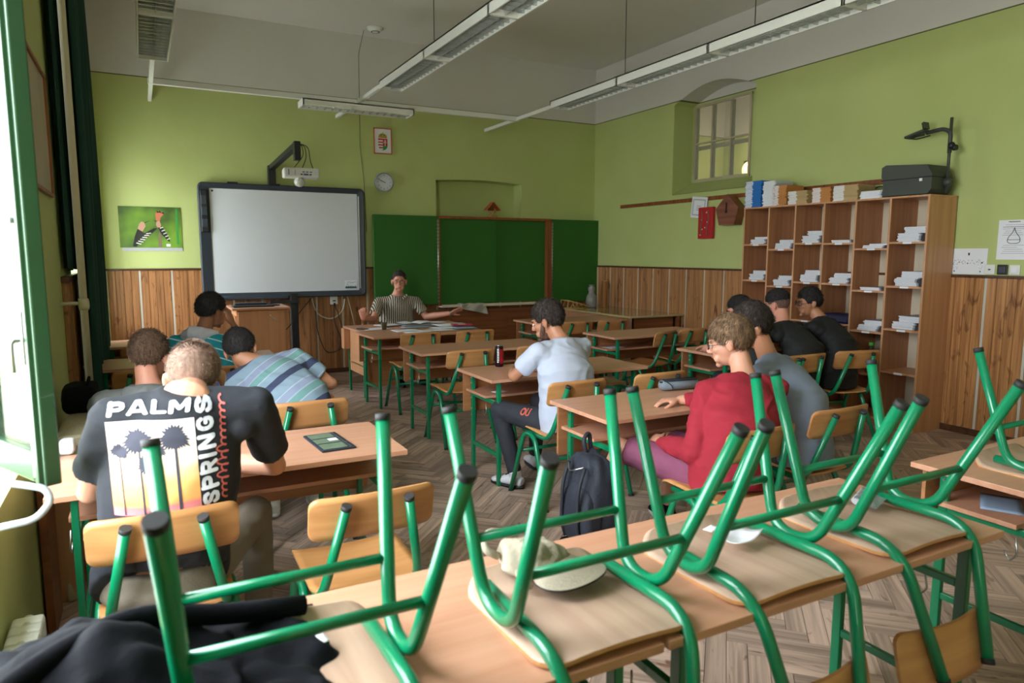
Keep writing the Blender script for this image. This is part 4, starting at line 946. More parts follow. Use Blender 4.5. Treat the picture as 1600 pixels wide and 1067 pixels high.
# ---------------------------------------------------------------- chairs
def make_chair(label):
    t = thing('school_chair', label, 'chair')
    g = G()
    def seat(a, c, z=0):
        c = .5-.5*cos(pi*c)*(1-.0*c); y = -.20+.42*c; r = .06; tt = min(c, 1-c)*.42; hw = .20-r+sqrt(max(0, r*r-max(0, r-tt)**2)); x = (2*a-1)*hw
        zz = .455 + .012*(abs(x)/.2)**2 - .006*cos(c*pi*1.2)
        if c > .84: zz -= .034*((c-.84)/.16)**2
        return (x, y, zz+z)
    g.grid(lambda a, c: seat(a, c, .010), 14, 22); g.grid(lambda a, c: seat(1-a, c, 0), 14, 22); st = G()
    b = g.b; b.verts.ensure_lookup_table(); n1 = 15*23
    def idx(i, j, k): return b.verts[k*n1+i*23+j]
    def rim(i, j, i2, j2): 
        f = b.faces.new((idx(i, j, 0), idx(i2, j2, 0), idx(14-i2, j2, 1), idx(14-i, j, 1))); f.material_index = 0
    for j in range(22): rim(0, j, 0, j+1); rim(14, j, 14, j+1)
    for i in range(14): rim(i, 0, i+1, 0); rim(i, 22, i+1, 22)
    b.faces.ensure_lookup_table()
    for k, f in enumerate(b.faces): 
        if 14*22 <= k < 28*22: f.material_index = 1
    g.build('seat', ['ply_seat', 'ply_under'], t)
    # backrest: bent plywood in front of the two uprights
    g = G()
    def back(a, c, o):
        a = .5-.5*cos(pi*a); x = (a-.5)*.43; rx = .032; e = 0
        if abs(x) > .215-rx: e = (abs(x)-(.215-rx))/rx
        zc_ = .74; hh = .077-(rx-rx*sqrt(max(0, 1-e*e)) if e > 0 else 0)
        z = zc_+hh*(2*c-1)+.006*(1-(x/.215)**2)
        y = -.266 - (z-.66)*.22 + .035*(x/.215)**2 + o
        return (x, y, z)
    NA, NB = 24, 6
    g.grid(lambda a, c: back(a, c, .010), NA, NB); g.grid(lambda a, c: back(a, c, 0), NA, NB); b = g.b; b.verts.ensure_lookup_table(); n1 = (NA+1)*(NB+1)
    I = lambda i, j, k: b.verts[k*n1+i*(NB+1)+j]
    for j in range(NB):
        for i in (0, NA): b.faces.new((I(i, j, 0), I(i, j+1, 0), I(i, j+1, 1), I(i, j, 1)))
    for i in range(NA):
        for j in (0, NB): b.faces.new((I(i, j, 0), I(i+1, j, 0), I(i+1, j, 1), I(i, j, 1)))
    g.build('backrest', 'ply_back', t)
    R = .0162
    for s in (-1, 1):
        g = G(); g.tube([(s*.165, .138, .436), (s*.175, -.205, .436), (s*.105, -.312, .795)], R, 14, bend=.10, seg=8); up_ = g.build('back_upright', 'green_tube', t)
        d = V((s*.105-s*.175, -.11, .358)).normalized(); e = V((s*.105, -.312, .795))
        g = G(); g.tube([e-d*.012, e+d*.004], R+.0012, 12); g.split('end_cap', 'rubber_cap', up_)
        g = G(); g.tube([(s*.235, .20, .0), (s*.202, .075, .436), (s*.202, -.065, .436), (s*.235, -.27, .0)], R, 14, bend=.10, seg=9); lg = g.build('leg', 'green_tube', t)
        g = G()
        for p, q in (((s*.235, .20, 0), (s*.202, .075, .436)), ((s*.235, -.27, 0), (s*.202, -.065, .436))):
            d = (V(q)-V(p)).normalized(); g.tube([V(p)-d*.003, V(p)+d*.013], R+.0014, 12)
        g.split('leg_cap', 'rubber_cap', lg)
    def at(z, front):
        k = z/.436; return (.235-.033*k, (.20-.125*k) if front else (-.27+.205*k))
    for z, fr_ in ((.30, True), (.285, False)):
        x, y = at(z, fr_); g = G(); g.tube([(-x, y, z), (x, y, z)], .0115, 10); g.build('stretcher', 'green_tube', t)
    return t
CH0 = make_chair('x'); CG = 'green-tubed plywood school chairs'; firstc = [True]
def chair(x, y, label, rz=0, flip=False):
    if firstc[0]:
        firstc[0] = False; CH0.location = (x, y, 0); CH0.rotation_euler.z = rz; CH0['label'] = label; CH0['group'] = CG; return CH0
    if flip: return dup(CH0, (x, y, 1.236), (0, pi, rz), label, 'chairs turned upside down on the desks')
    return dup(CH0, (x, y, 0), rz, label, CG)
chair(2.45, 6.83, 'empty chair at the left half of the paper-covered desk')
chair(3.04, 6.80, 'empty chair at the right half of the paper-covered desk')
chair(2.37, 5.45, 'empty chair at the left of the middle-row desk before the drink can')
chair(3.02, 5.45, 'empty chair half hidden behind the white-shirted person')
chair(2.38, 3.86, 'chair the person in the white T-shirt sits on')
chair(3.04, 3.86, 'empty chair right beside the white-shirted person')
chair(2.46, 2.46, 'chair the person in the dark red sweater sits on')
chair(3.16, 2.58, 'chair the person in the grey-blue T-shirt sits on')
chair(4.50, 7.10, 'empty chair at far right-row desk, mostly hidden behind the white-shirted person')
chair(4.98, 7.06, 'empty chair at the far right-row desk before the long table')
chair(4.66, 5.80, 'empty right-row chair turned sideways', radians(20))
chair(5.20, 5.88, 'empty right-row chair nearest the wall panelling')
chair(4.62, 3.98, 'chair of the black-clad person nearer the middle row')
chair(5.24, 3.93, 'chair of the black-clad person with glasses beside the bookcase', radians(-14))
chair(.02, 2.58, 'chair with backrest in front of the palm-print shirt')
chair(.645, 2.46, 'empty chair behind the desk with the wallet')
chair(.03, 3.88, 'chair the person in the grey hooded shirt sits on')
chair(.755, 4.02, 'chair with backrest behind the striped-shirted person')
chair(.42, 5.48, 'chair the person in the turquoise hoodie sits on')
chair(.0, 5.55, 'empty chair by the window in the second row')
chair(.02, 6.86, 'pale-backed empty chair at the farthest window-row desk')
for x, y, lb in ((.232, 1.31, 'upturned chair at bottom left on the foreground desk'), (.865, 1.31, 'upturned chair with the beige cap on it'), (1.41, 1.31, 'upturned chair with a folded white paper on its seat, third from left'),
                 (1.975, 1.32, 'upturned chair with a crumpled silvery wrapper, its orange backrest hanging at lower right'), (3.11, 1.33, 'upturned chair on the right-edge desk, nearer the camera'), (3.62, 1.36, 'upturned chair cut off by the right edge of the picture')):
    chair(x, y, lb, 0, True)

# ---------------------------------------------------------------- small things
def sheet(nm, x, y, z, w_, h_, rz, label, mt='paper', cat='paper', group=None, curl=0):
    g = G(); g.grid(lambda a, c: ((a-.5)*w_, (c-.5)*h_, .0008+curl*((a-.5)**2+(c-.5)**2)), 6, 6)
    o = g.build(nm, mt, None, (x, y, z), rz); md = o.modifiers.new('t', 'SOLIDIFY'); md.thickness = .0012; md.offset = 1; return tag(o, label, cat, group)
Z1 = .7605
# papers on the teacher's desk
SHEETS = ['white sheet at the left end of the teacher papers, by the phone', 'white sheet next to the clear cup on the desk before the teacher', 'long white sheet nearest the empty chair backs', 'white sheet at the near left corner of the spread papers',
          'grey printed sheet in the middle of the spread papers', 'slanted white sheet in the middle right of the spread papers', 'wide white sheet under the pink booklet', 'bluish sheet at the near right corner of the spread papers',
          'white sheet left of the open book', 'white sheet right of the open book, by the open hand']
mat('blue_paper', S(150, 170, 196), .7, .03); mat('print_grey', S(140, 145, 150), .8, .05)
for k, (x, y, w_, h_, r, mt) in enumerate([(2.30, 7.62, .30, .21, .1, 'paper'), (2.55, 7.30, .30, .21, .05, 'paper'), (2.86, 7.15, .42, .15, .04, 'paper'), (2.62, 7.05, .34, .16, .02, 'paper'), (2.80, 7.55, .42, .22, -.06, 'print_grey'),
        (3.02, 7.33, .30, .21, .3, 'paper'), (3.22, 7.62, .42, .26, .08, 'paper'), (3.20, 7.18, .26, .16, -.1, 'blue_paper'), (2.52, 7.86, .28, .2, .2, 'paper'), (3.12, 7.92, .30, .2, -.15, 'paper')]):
    o = sheet('paper_sheet', x, y, Z1+.0016*k, w_, h_, r, SHEETS[k], mt, 'paper', 'loose sheets on the teacher desk', .001)
bkn = thing('open_book', 'open book lying in front of the teacher', 'book', (2.86, 7.86, Z1+.008), radians(4))
g = G()
for s in (-1, 1): g.grid(lambda a, c, s=s: (s*.20*a, (c-.5)*.26, .012+.022*sin(min(1, a*1.6)*pi*.6)*(1-a*.5)), 10, 4)
g.build('pages', 'paper', bkn); g = G(); g.box(-.205, .205, -.135, .135, 0, .005, bev=.001); g.build('cover', 'cover_white', bkn)
mat('pink_cover', S(176, 40, 84), .5, .1)
o = thing('pink_folder', 'pink booklet on the right side of the teacher desk', 'book', (3.30, 7.48, Z1+.012), radians(-12))
g = G(); g.box(-.12, .12, -.09, .09, 0, .012, bev=.002); g.build('cover', 'pink_cover', o); g = G(); g.box(-.05, .04, -.04, .03, .012, .0125); g.build('cover_label', 'paper', o)
o = thing('phone', 'black phone at the left edge of the teacher desk', 'phone', (2.16, 7.66, Z1), radians(15)); g = G(); g.box(-.04, .04, -.075, .075, 0, .009, bev=.004); g.build('case', 'black_plastic', o); g = G(); g.box(-.036, .036, -.068, .068, .009, .0096); g.build('screen', 'dark_frame', o)
o = thing('plastic_cup', 'small clear plastic cup among the papers', 'cup', (2.36, 7.50, Z1+.004)); g = G(); g.lathe([(.025, 0), (.034, .075), (.036, .078), (.033, .075), (.024, .003)]); g.build('cup_body', 'clear_plastic', o)
pen = thing('pencil', 'yellow pencil held in the raised hand of the teacher', 'pencil', (2.28, 8.05, .90)); g = G(); g.tube([(-.045, 0, .035), (.055, .0, -.022)], .0045, 6); mat('pencil_yellow', S(222, 188, 96), .5); g.build('shaft', 'pencil_yellow', pen); g = G(); g.lathe([(.0045, 0), (.001, .016)], (.055, 0, -.022), n=6, rot=Matrix.Rotation(radians(120), 3, 'Y')); g.build('tip', 'black_plastic', pen)
# drink can
can = thing('drink_can', 'slim dark can with red panel on the desk before the white-shirted person', 'can', (2.34, 4.62, Z1))
mat('can_dark', S(40, 24, 30), .3, metal=.6); mat('can_red', S(170, 24, 40), .35, metal=.3)
g = G(); g.lathe([(.024, 0), (.031, .006), (.033, .014), (.033, .145), (.031, .152), (.026, .158)], n=28); g.build('can_body', 'can_dark', can)
g = G(); g.lathe([(.026, .156), (.027, .162), (.025, .163), (.024, .159)], n=24); g.box(-.008, .008, -.012, .006, .159, .162); g.build('can_lid', 'steel', can)
g = G(); g.grid(lambda a, c: (.0334*sin(-.25+1.5*a), -.0334*cos(-.25+1.5*a), .025+.11*c), 12, 1); g.build('red_panel', 'can_red', can)
g = G()
for k in range(9): g.grid(lambda a, c, k=k: (.0338*sin(-.95+.5*a), -.0338*cos(-.95+.5*a), .034+k*.012+.006*c+.003*(a > .5)), 4, 1)
o = g.build('pale_print', 'white_ink', can); o['kind'] = 'stuff'
# wallet
wl = thing('wallet', 'open dark wallet with green camouflage pockets on the desk', 'wallet', (.70, 3.07, Z1), radians(4))
mat('wallet_navy', S(30, 38, 50), .7, .1); mat('camo', S(94, 110, 88), .8, .3, 30)
g = G(); g.box(-.075, .075, -.15, .15, 0, .008, bev=.003); g.build('cover', 'wallet_navy', wl)
for y0, y1 in ((-.135, -.05), (-.035, .04), (.055, .13)):
    g = G(); g.box(-.062, .042, y0, y1, .008, .0105, bev=.001); g.build('pocket', 'camo', wl)
g = G(); g.box(.0, .04, -.01, .03, .0105, .0115); g.build('card', 'paper', wl)
g = G(); g.box(.05, .056, -.14, .14, .008, .011); g.box(.046, .058, -.08, -.06, .01, .014, bev=.001); g.build('zipper', 'steel', wl)
# pencil case
pc = thing('pencil_case', 'grey pencil case with black zipped top beside the red sweater', 'pencil case', (2.93, 3.30, Z1), radians(-6))
mat('case_grey', S(112, 122, 130), .8, .15, 60); mat('case_black', S(34, 38, 48), .7)
g = G(); g.loft([(-.14, 0, .03), (-.12, 0, .034), (.12, 0, .034), (.14, 0, .03)], [.015, .045, .045, .02], [.012, .032, .032, .014], (0, 1, 0), 16); g.build('case_body', 'case_grey', pc)
g = G(); g.loft([(-.135, 0, .052), (-.11, 0, .064), (.11, 0, .064), (.135, 0, .055)], [.01, .034, .034, .014], [.004, .006, .006, .004], (0, 1, 0), 12); g.build('case_top', 'case_black', pc)
g = G(); g.tube([(-.12, 0, .072), (.12, 0, .072)], .003, 6); g.tube([(-.12, -.02, .068), (-.09, -.05, .045), (-.08, -.055, .02)], .003, 6, bend=.02); g.build('zipper', 'case_black', pc)
# loose papers on shelves and upturned seats
sheet('paper_slip', 2.24, 4.42, .6135, .10, .07, .3, 'small white slip on the shelf under the drink can', 'paper')
sheet('paper_slip', 4.42, 6.02, .6135, .22, .14, .2, 'white papers on the shelf of the empty right-row desk', 'paper')
sheet('paper_slip', 2.98, 1.45, .6135, .22, .14, .5, 'printed slip on the shelf of the right-edge desk', 'blue_paper')
sheet('seat_label', .275, 1.40, .796, .055, .035, .15, 'small white label stuck under the bottom-left upturned seat', 'paper', 'label')
sheet('seat_label', 1.45, 1.47, .793, .05, .03, .3, 'small white label on the third upturned seat from the left', 'paper', 'label')
sheet('seat_label', 2.02, 1.47, .793, .05, .03, .2, 'small white label on the seat with the silvery wrapper', 'paper', 'label')
o = sheet('folded_paper', 1.46, 1.37, .795, .13, .08, .35, 'folded white paper on the third upturned seat from the left', 'paper', 'paper', curl=.05)
wr = thing('wrapper', 'crumpled silvery wrapper on the fourth upturned seat', 'wrapper', (2.07, 1.39, .794), radians(20))
g = G(); random.seed(11); g.grid(lambda a, c: ((a-.5)*.15, (c-.5)*.07, .008+.012*abs(noise.noise(V((a*5, c*5, 1))))+.02*(c > .7)), 14, 8, False); mat('foil', S(170, 175, 180), .3, .2, 20, metal=.7); g.build('foil', 'foil', wr)
g = G(); g.tube([(-.07, .03, .018), (.06, .035, .02)], .012, 8); g.build('rolled_edge', 'paper_grey', wr)
# cap on the second upturned chair
cp = thing('cap', 'beige fabric cap with dark brim lining lying on the upturned seat', 'cap', (.86, 1.50, .795), radians(20))
mat('cap_beige', S(158, 148, 128), .85, .06, 20, .3, 120); mat('cap_dark', S(44, 30, 32), .8)
g = G()
def crown(a, c):
    th = a*2*pi; r = .088*(1-.25*c**2)*(1+.10*sin(th*3+2)*c); z = .005+.068*sin(c*pi/2)*(1-.45*(cos(th-.5) > 0)*c*abs(cos(th-.5)))
    r = r*sqrt(max(.0, 1-(c**2.2))) if c > .3 else r; nn = noise.noise(V((cos(th)*2, sin(th)*2, c*3)))*.012
    return ((r+nn)*cos(th), (r*1.1+nn)*sin(th), max(.003, z+nn*.8))
g.grid(crown, 48, 16); o = g.build('crown', 'cap_beige', cp); o.modifiers.new('t', 'SOLIDIFY').thickness = .003
g = G()
def brim(a, c, o=0):
    th = -pi/2+(a-.5)*1.9; r0 = .085; r = r0+.10*c*(1-.9*(2*a-1)**4); return (r*cos(th)*(1.0), r*sin(th)-.01, .020+.022*cos((a-.5)*2.6)-.02*c+o)
g.grid(lambda a, c: brim(a, c, .003), 24, 8); g.build('brim', 'cap_beige', cp); g = G(); g.grid(lambda a, c: brim(a, c*1.01, -.001), 24, 8); g.build('brim_lining', 'cap_dark', cp)
g = G(); g.tube([(-.07, .06, .03), (-.10, .08, .05), (-.06, .12, .07), (.0, .13, .06), (.05, .11, .03)], .010, 8, bend=.03); g.tube([(-.085, -.02, .02), (-.11, -.05, .012), (-.10, -.08, .005)], .008, 8, bend=.02); g.build('strap', 'cap_beige', cp)
# black jacket over the left foreground desk
g = G(); random.seed(2)
def jack(a, c):
    x = -.42+.74*a; y = 1.02+.60*c
    h = .80+.13*math.exp(-((x+.10)/.20)**2-((y-1.35)/.25)**2)+.05*noise.noise(V((x*6, y*6, 0)))+.022*noise.noise(V((x*16, y*16, 3)))
    edge = min(a, 1-a, c*1.2)/.14
    if edge < 1 : h -= (1-max(0, edge))**2*(.05 if a > .5 else .05)
    if x > .12: h = min(h, .795+.03*abs(noise.noise(V((x*9, y*9, 7)))) + .015)
    if y < 1.10: h -= (1.10-y)*2.5
    return (x+.02*noise.noise(V((y*9, 1, 1))), y+.02*noise.noise(V((x*9, 2, 2))), max(h, .768) if y >= 1.10 else h)
g.grid(jack, 90, 70); jk = g.build('black_jacket', 'black_cloth'); jk.modifiers.new('t', 'SOLIDIFY').thickness = .006
tag(jk, 'crumpled black jacket on the left end of the foreground desk', 'jacket')
g = G(); g.tube([(-.38, 1.18, .835), (-.2, 1.3, .93), (-.05, 1.45, .915), (.1, 1.5, .85), (.28, 1.52, .82)], .022, 10, bend=.1); g.build('sleeve_seam', 'black_cloth', jk)
# backpack hanging from the desk hook beside the aisle
bp_ = thing('backpack', 'dark navy backpack hanging on the side of the red-sweater desk', 'backpack', (1.93, 2.80, .18))
mat('navy_bag', S(34, 38, 50), .75, .15, 10, .3, 90)
def blob(cx, cy, cz, a_, b_, c_, e=.5, nz=.03, seed=0, nu=48, nv=28):
    g = G()
    def f(u, v):
        th = u*2*pi; ph = (v-.5)*pi; sg = lambda q, p: math.copysign(abs(q)**p, q)
        x, y, z = sg(cos(ph), e)*sg(cos(th), e), sg(cos(ph), e)*sg(sin(th), e), sg(sin(ph), e)
        k = 1+nz*noise.noise(V((x*2.5+seed, y*2.5, z*2.5))); tp = 1-.18*max(0, z)
        return (cx+a_*x*k*tp, cy+b_*y*k*tp, cz+c_*z*k)
    g.grid(f, nu, nv); bmesh.ops.remove_doubles(g.b, verts=g.b.verts, dist=1e-4); return g
blob(0, 0, .21, .105, .155, .225, .62, .10, 1).build('bag_body', 'navy_bag', bp_)
blob(-.07, -.03, .15, .07, .125, .15, .6, .08, 3).build('front_pocket', 'navy_bag', bp_)
g = G()
for s in (-.10, .04): g.tube([(-.10, s, .40), (-.145, s-.01, .30), (-.150, s-.01, .10), (-.12, s, .02)], .009, 8, bend=.06)
g.build('piping', 'case_black', bp_)
g = G(); g.tube([(-.01, .02, .42), (-.02, .04, .50), (.03, .06, .53), (.03, .04, .43)], .011, 8, bend=.04); g.build('top_loop', 'navy_bag', bp_)
g = G(); g.tube([(-.09, .06, .42), (-.13, .0, .36), (-.10, -.09, .40)], .004, 6, bend=.03); g.build('zipper', 'steel', bp_)
# second bag lying behind the striped person's desk, blue case and bottle near the bookcase
tag(blob(1.22, 5.05, .155, .17, .12, .155, .6, .2, 4).build('black_backpack', 'black_cloth'), 'black bag standing on the floor behind the striped-shirted person', 'bag')
yb = thing('yellow_bag', 'yellow patterned bag between the shaved head and the striped shirt', 'bag', (.27, 5.05, .56)); mat('yellow_cloth', S(206, 160, 30), .8, .25, 22)
blob(0, 0, .12, .13, .10, .14, .7, .15, 8).build('bag_body', 'yellow_cloth', yb); g = G(); g.tube([(-.06, -.11, .16), (-.03, -.12, .22), (.04, -.12, .20), (.03, -.11, .12), (-.05, -.11, .12)], .012, 8, bend=.03); g.build('buckle', 'pencil_yellow', yb)
bo = thing('green_cap_bottle', 'clear bottle with bright green cap on a low bookcase shelf', 'bottle', (6.16, 3.72+1.5*cw, .476))
g = G(); g.lathe([(.035, 0), (.042, .01), (.042, .15), (.036, .19), (.018, .235), (.014, .26)], n=20); g.build('bottle_body', 'clear_plastic', bo)
g = G(); g.lathe([(.02, .255), (.024, .26), (.024, .285), (.02, .29)], n=16); mat('lime_cap', S(90, 190, 60), .4); g.build('bottle_cap', 'lime_cap', bo)
bc_ = thing('blue_case', 'dark blue case on the shelf behind the person with glasses', 'case', (6.17, 3.72+2.5*cw, .926)); mat('navy_blue', S(14, 20, 84), .5, .1)
g = G(); g.box(-.11, .11, -.15, .15, 0, .09, bev=.02); g.build('case_body', 'navy_blue', bc_)
g = G(); g.box(-.114, .0, -.155, .155, .05, .056); g.build('zipper', 'black_plastic', bc_)
# ---------------------------------------------------------------- people
def remeshed(g, voxel, smooth=6, fac=.5, folds=0, fscale=9, fdir=None, seed=0, keep=None):
    """fuse overlapping shapes into one continuous skin"""
    bmesh.ops.recalc_face_normals(g.b, faces=g.b.faces[:])
    me = bpy.data.meshes.new('tmp'); g.b.to_mesh(me); g.b.free(); o = bpy.data.objects.new('tmp', me); C.objects.link(o)
    r = o.modifiers.new('r', 'REMESH'); r.mode = 'VOXEL'; r.voxel_size = voxel; r.use_smooth_shade = True
    s = o.modifiers.new('s', 'SMOOTH'); s.iterations = smooth; s.factor = fac
    bpy.context.view_layer.update(); m2 = bpy.data.meshes.new_from_object(o.evaluated_get(bpy.context.evaluated_depsgraph_get()))
    bpy.data.objects.remove(o); bpy.data.meshes.remove(me)
    if folds:
        nrm = [v.normal.copy() for v in m2.vertices]
        for v, n_ in zip(m2.vertices, nrm):
            p = v.co; q = V((p.x*fscale+seed, p.y*fscale, p.z*fscale*1.6)); w1 = noise.noise(q+V((noise.noise(q*.7)*1.5, 0, 0)))
            w2 = noise.noise(q*2.3+V((5, 1, seed)))
            rd = 1-2*abs(w1)
            v.co = p+n_*(folds*(rd*.8+w2*.45))
    for p in m2.polygons: p.use_smooth = True
    return m2
def frame_yp(yaw, pitch=0, roll=0):
    """head / body frame: +Y faces yaw degrees right of the board direction, pitch looks down"""
    return Matrix.Rotation(radians(-yaw), 3, 'Z') @ Matrix.Rotation(radians(-pitch), 3, 'X') @ Matrix.Rotation(radians(roll), 3, 'Y')
def add_head(g, c, R, k=1.0, jaw=1.0):
    T = Matrix.Translation(V(c)) @ R.to_4x4() @ Matrix.Scale(k, 4)
    def E(p, r, u=3): g.sph(p, r, u, M_=T)
    E((0, -.014, .034), (.074, .094, .084)); E((0, .028, -.018), (.061, .062, .074)); E((0, .030, -.062), (.050*jaw, .050, .044)); E((0, .070, -.094), (.022*jaw, .017, .017))
    for s in (-1, 1):
        E((s*.036, .058, -.016), (.025, .026, .024), 2); E((s*.034, .066, -.062), (.018, .020, .022), 2)
        E((s*.079, -.008, -.006), (.008, .021, .032), 2); E((s*.086, -.018, .004), (.0065, .013, .024), 2)
        E((s*.010, .100, -.028), (.008, .009, .007), 2); E((s*.028, .083, .030), (.024, .010, .008), 2)
    g.loft([T @ V((0, .086, .020)), T @ V((0, .098, .0)), T @ V((0, .110, -.022))], [.008*k, .009*k, .010*k], [.010*k, .010*k, .009*k], n=10)
    E((0, .108, -.024), (.0105, .010, .009), 2); E((0, .083, -.056), (.026, .012, .014), 2)
    return T
def add_face(par, T, brow='bird_black', lip='lips'):
    for s in (-1, 1):
        g = G(); g.sph((s*.031, .0835, .006), (.0125, .0085, .0075), 2, M_=T); ey = g.build('eye', 'eye_white', par)
        g = G(); g.sph((s*.031, .0895, .006), (.0052, .0035, .0052), 2, M_=T); g.build('iris', 'bird_black', ey)
        g = G(); g.loft([T @ V((s*.012, .096, .024)), T @ V((s*.030, .096, .030)), T @ V((s*.050, .078, .026))], [.0032, .0040, .002], n=8); g.build('eyebrow', brow, par)
    g = G(); g.loft([T @ V((-.022, .086, -.055)), T @ V((-.010, .0955, -.052)), T @ V((0, .0965, -.054)), T @ V((.010, .0955, -.052)), T @ V((.022, .086, -.055))], [.002, .0045, .005, .0045, .002], [.002, .004, .004, .004, .002], n=8)
    g.build('mouth', lip, par)
def add_hair(par, T, mt, th=.014, lvl=None, seed=0, curl=.006, cs=40, strands=900, slen=.02, lift=.25, name='hair', back=-.06, top=.0, front=.045, side=.0, sw=.0018):
    """scalp cap that follows the skull, plus short strands"""
    g = G(); bm = g.b; bmesh.ops.create_icosphere(bm, subdivisions=5, radius=1)
    K = [(.095, front), (.06, front-.005), (.035, .018+side), (.015, .020+side), (-.005, .022+side), (-.03, -.015), (-.05, -.045), (-.08, back), (-.12, back-.012)]
    if lvl is not None: K = [(.095, front), (.06, front-.005), (.03, lvl), (-.12, lvl)]
    def zmin(y):
        for (a, za), (b_, zb) in zip(K, K[1:]):
            if y >= b_: t = (y-b_)/(a-b_); return zb+(za-zb)*max(0, min(1, t))
        return back
    pts = []
    for v in bm.verts:
        d = v.co.copy(); p = V((d.x*.0755, d.y*.096-.014, d.z*.0855+.034))
        if d.z < .0: p.x *= 1-.10*(-d.z)
        zm = zmin(p.y)+noise.noise(d*7+V((seed, 0, 0)))*.010; e = max(-1, min(1, (p.z-zm)/.018)); q5 = max(0, min(1, (p.z-zm)/.055)); q5 = q5*q5*(3-2*q5); t = (th*(.25+.75*q5)+top*max(0, d.z)**2) if e > 0 else th*.25*(1+e)-.016*(-e)
        if p.y > .045 and e > 0: t += top*.6*max(0, (p.y-.045)/.05)*max(0, d.z+.3)
        nn = (.3+.7*q5)*noise.noise(d*cs*.12+V((seed, 0, 0)))*curl + noise.noise(d*cs*.35+V((0, seed, 0)))*curl*.7 if e > 0 else 0
        v.co = T @ (p+d*(t+nn)); pts.append((e, v.index))
    for f in bm.faces: f.smooth = True
    ok = [f for f in bm.faces if all(pts[v.index][0] > .25 for v in f.verts)]
    rnd = random.Random(seed); R3 = T.to_3x3(); cen = T @ V((0, -.02, .04)); crown_ = T @ V((0, -.06, .12)); kk = T.to_scale().x
    if ok and strands:
        for i in range(strands):
            f = ok[rnd.randrange(len(ok))]; c = f.calc_center_median()+V((rnd.uniform(-1, 1), rnd.uniform(-1, 1), rnd.uniform(-1, 1)))*.004
            n_ = (c-cen).normalized(); fl = (c-crown_); fl = fl-n_*fl.dot(n_); fl = fl.normalized() if fl.length > 1e-4 else V((0, 0, 1))
            fl += V((rnd.gauss(0, .35), rnd.gauss(0, .35), rnd.gauss(0, .25))); dr = (fl.normalized()*(1-lift)+n_*lift).normalized(); s_ = dr.cross(n_).normalized()*sw*kk; L = slen*kk*rnd.uniform(.6, 1.3)
            a = bm.verts.new(c-s_-n_*.002); b_ = bm.verts.new(c+s_-n_*.002); m1 = bm.verts.new(c+dr*L*.6+s_*.6); m0 = bm.verts.new(c+dr*L*.6-s_*.6); e_ = bm.verts.new(c+dr*L-n_*L*.25)
            bm.faces.new((a, b_, m1, m0)); bm.faces.new((m0, m1, e_))
    me = bpy.data.meshes.new(name); bm.to_mesh(me); bm.free(); me.materials.append(M[mt]); return link(name, me, par)
def add_hand(g, w_, fdir, back, side=1, curl=(.25, .3, .3, .35), k=1.0, spread=.10, thumb=.7):
    """palm, four jointed fingers of different length and a thumb from the side of the palm; side=+1: thumb on +x"""
    y = V(fdir).normalized(); z = V(back); z = (z-y*z.dot(y)).normalized(); x = y.cross(z)*side
    P = lambda a, b_, c: V(w_)+(x*a+y*b_+z*c)*k
    g.loft([P(0, -.01, 0), P(0, .015, 0), P(.002, .05, .001), P(.0, .088, 0)], [.025*k, .030*k, .040*k, .039*k], [.017*k, .016*k, .015*k, .011*k], x, 12)
    for i, (ox, L, r) in enumerate(((.029, .072, .0088), (.0095, .080, .0090), (-.010, .075, .0086), (-.0285, .058, .0078))):
        p = P(ox, .080-.004*abs(i-1), 0); a = 0; sp = (1.2-i)*spread; pts = [P(ox*.9, .055, 0), p]
        for sgm, f in enumerate((.45, .31, .24)):
            a += curl[i]*(.8 if sgm == 0 else 1.1); dy = (y*cos(a)-z*sin(a)+x*sin(sp)).normalized(); p = p+dy*L*f*k; pts.append(p)
        g.loft(pts, [r*k, r*k, r*.95*k, r*.88*k, r*.66*k], n=10); g.sph(pts[-1], r*.68*k, 1); g.sph(pts[1], r*1.02*k, 1)
    t0 = P(.022, .018, -.004); t1 = t0+(x*.62+y*.62-z*.25).normalized()*.036*k; t2 = t1+(x*(.5*thumb)+y*.85-z*.3).normalized()*.032*k; t3 = t2+(x*(.2*thumb)+y*.9-z*.35).normalized()*.024*k
    g.loft([t0, t1, t2, t3], [.014*k, .0115*k, .0105*k, .0075*k], n=10); g.sph(t3, .0078*k, 1); g.sph(t1, .0118*k, 1)
mat('lips', S(150, 86, 76), .5); mat('eye_white', S(214, 208, 202), .3)
mat('skin_fair', S(202, 146, 120), .5, .05, 12, .06, 90, sss=.12); mat('skin_pink', S(208, 144, 122), .5, .05, 12, .06, 90, sss=.12)
mat('skin_tan', S(178, 122, 92), .5, .05, 12, .06, 90, sss=.12); mat('skin_brown', S(158, 104, 78), .5, .05, 12, .06, 90, sss=.12)
def hairmat(nm, c1, c2, rough=.8):
    m, n, b = newmat(nm); b.inputs['Roughness'].default_value = rough; t = n.nodes.new('ShaderNodeTexCoord'); mp = n.nodes.new('ShaderNodeMapping'); mp.inputs['Scale'].default_value = (90, 90, 22)
    n.links.new(t.outputs['Object'], mp.inputs[0]); ns = n.nodes.new('ShaderNodeTexNoise'); ns.inputs['Scale'].default_value = 1; ns.inputs['Detail'].default_value = 4; n.links.new(mp.outputs[0], ns.inputs[0])
    r = n.nodes.new('ShaderNodeValToRGB'); r.color_ramp.elements[0].position = .35; r.color_ramp.elements[1].position = .68; r.color_ramp.elements[0].color = c1; r.color_ramp.elements[1].color = c2
    n.links.new(ns.outputs[0], r.inputs[0]); n.links.new(r.outputs[0], b.inputs['Base Color'])
hairmat('hair_black', S(22, 19, 20), S(46, 40, 40)); hairmat('hair_dark', S(34, 26, 24), S(66, 52, 46)); hairmat('hair_brown', S(66, 46, 34), S(104, 78, 58)); hairmat('hair_light', S(92, 68, 50), S(150, 118, 88))
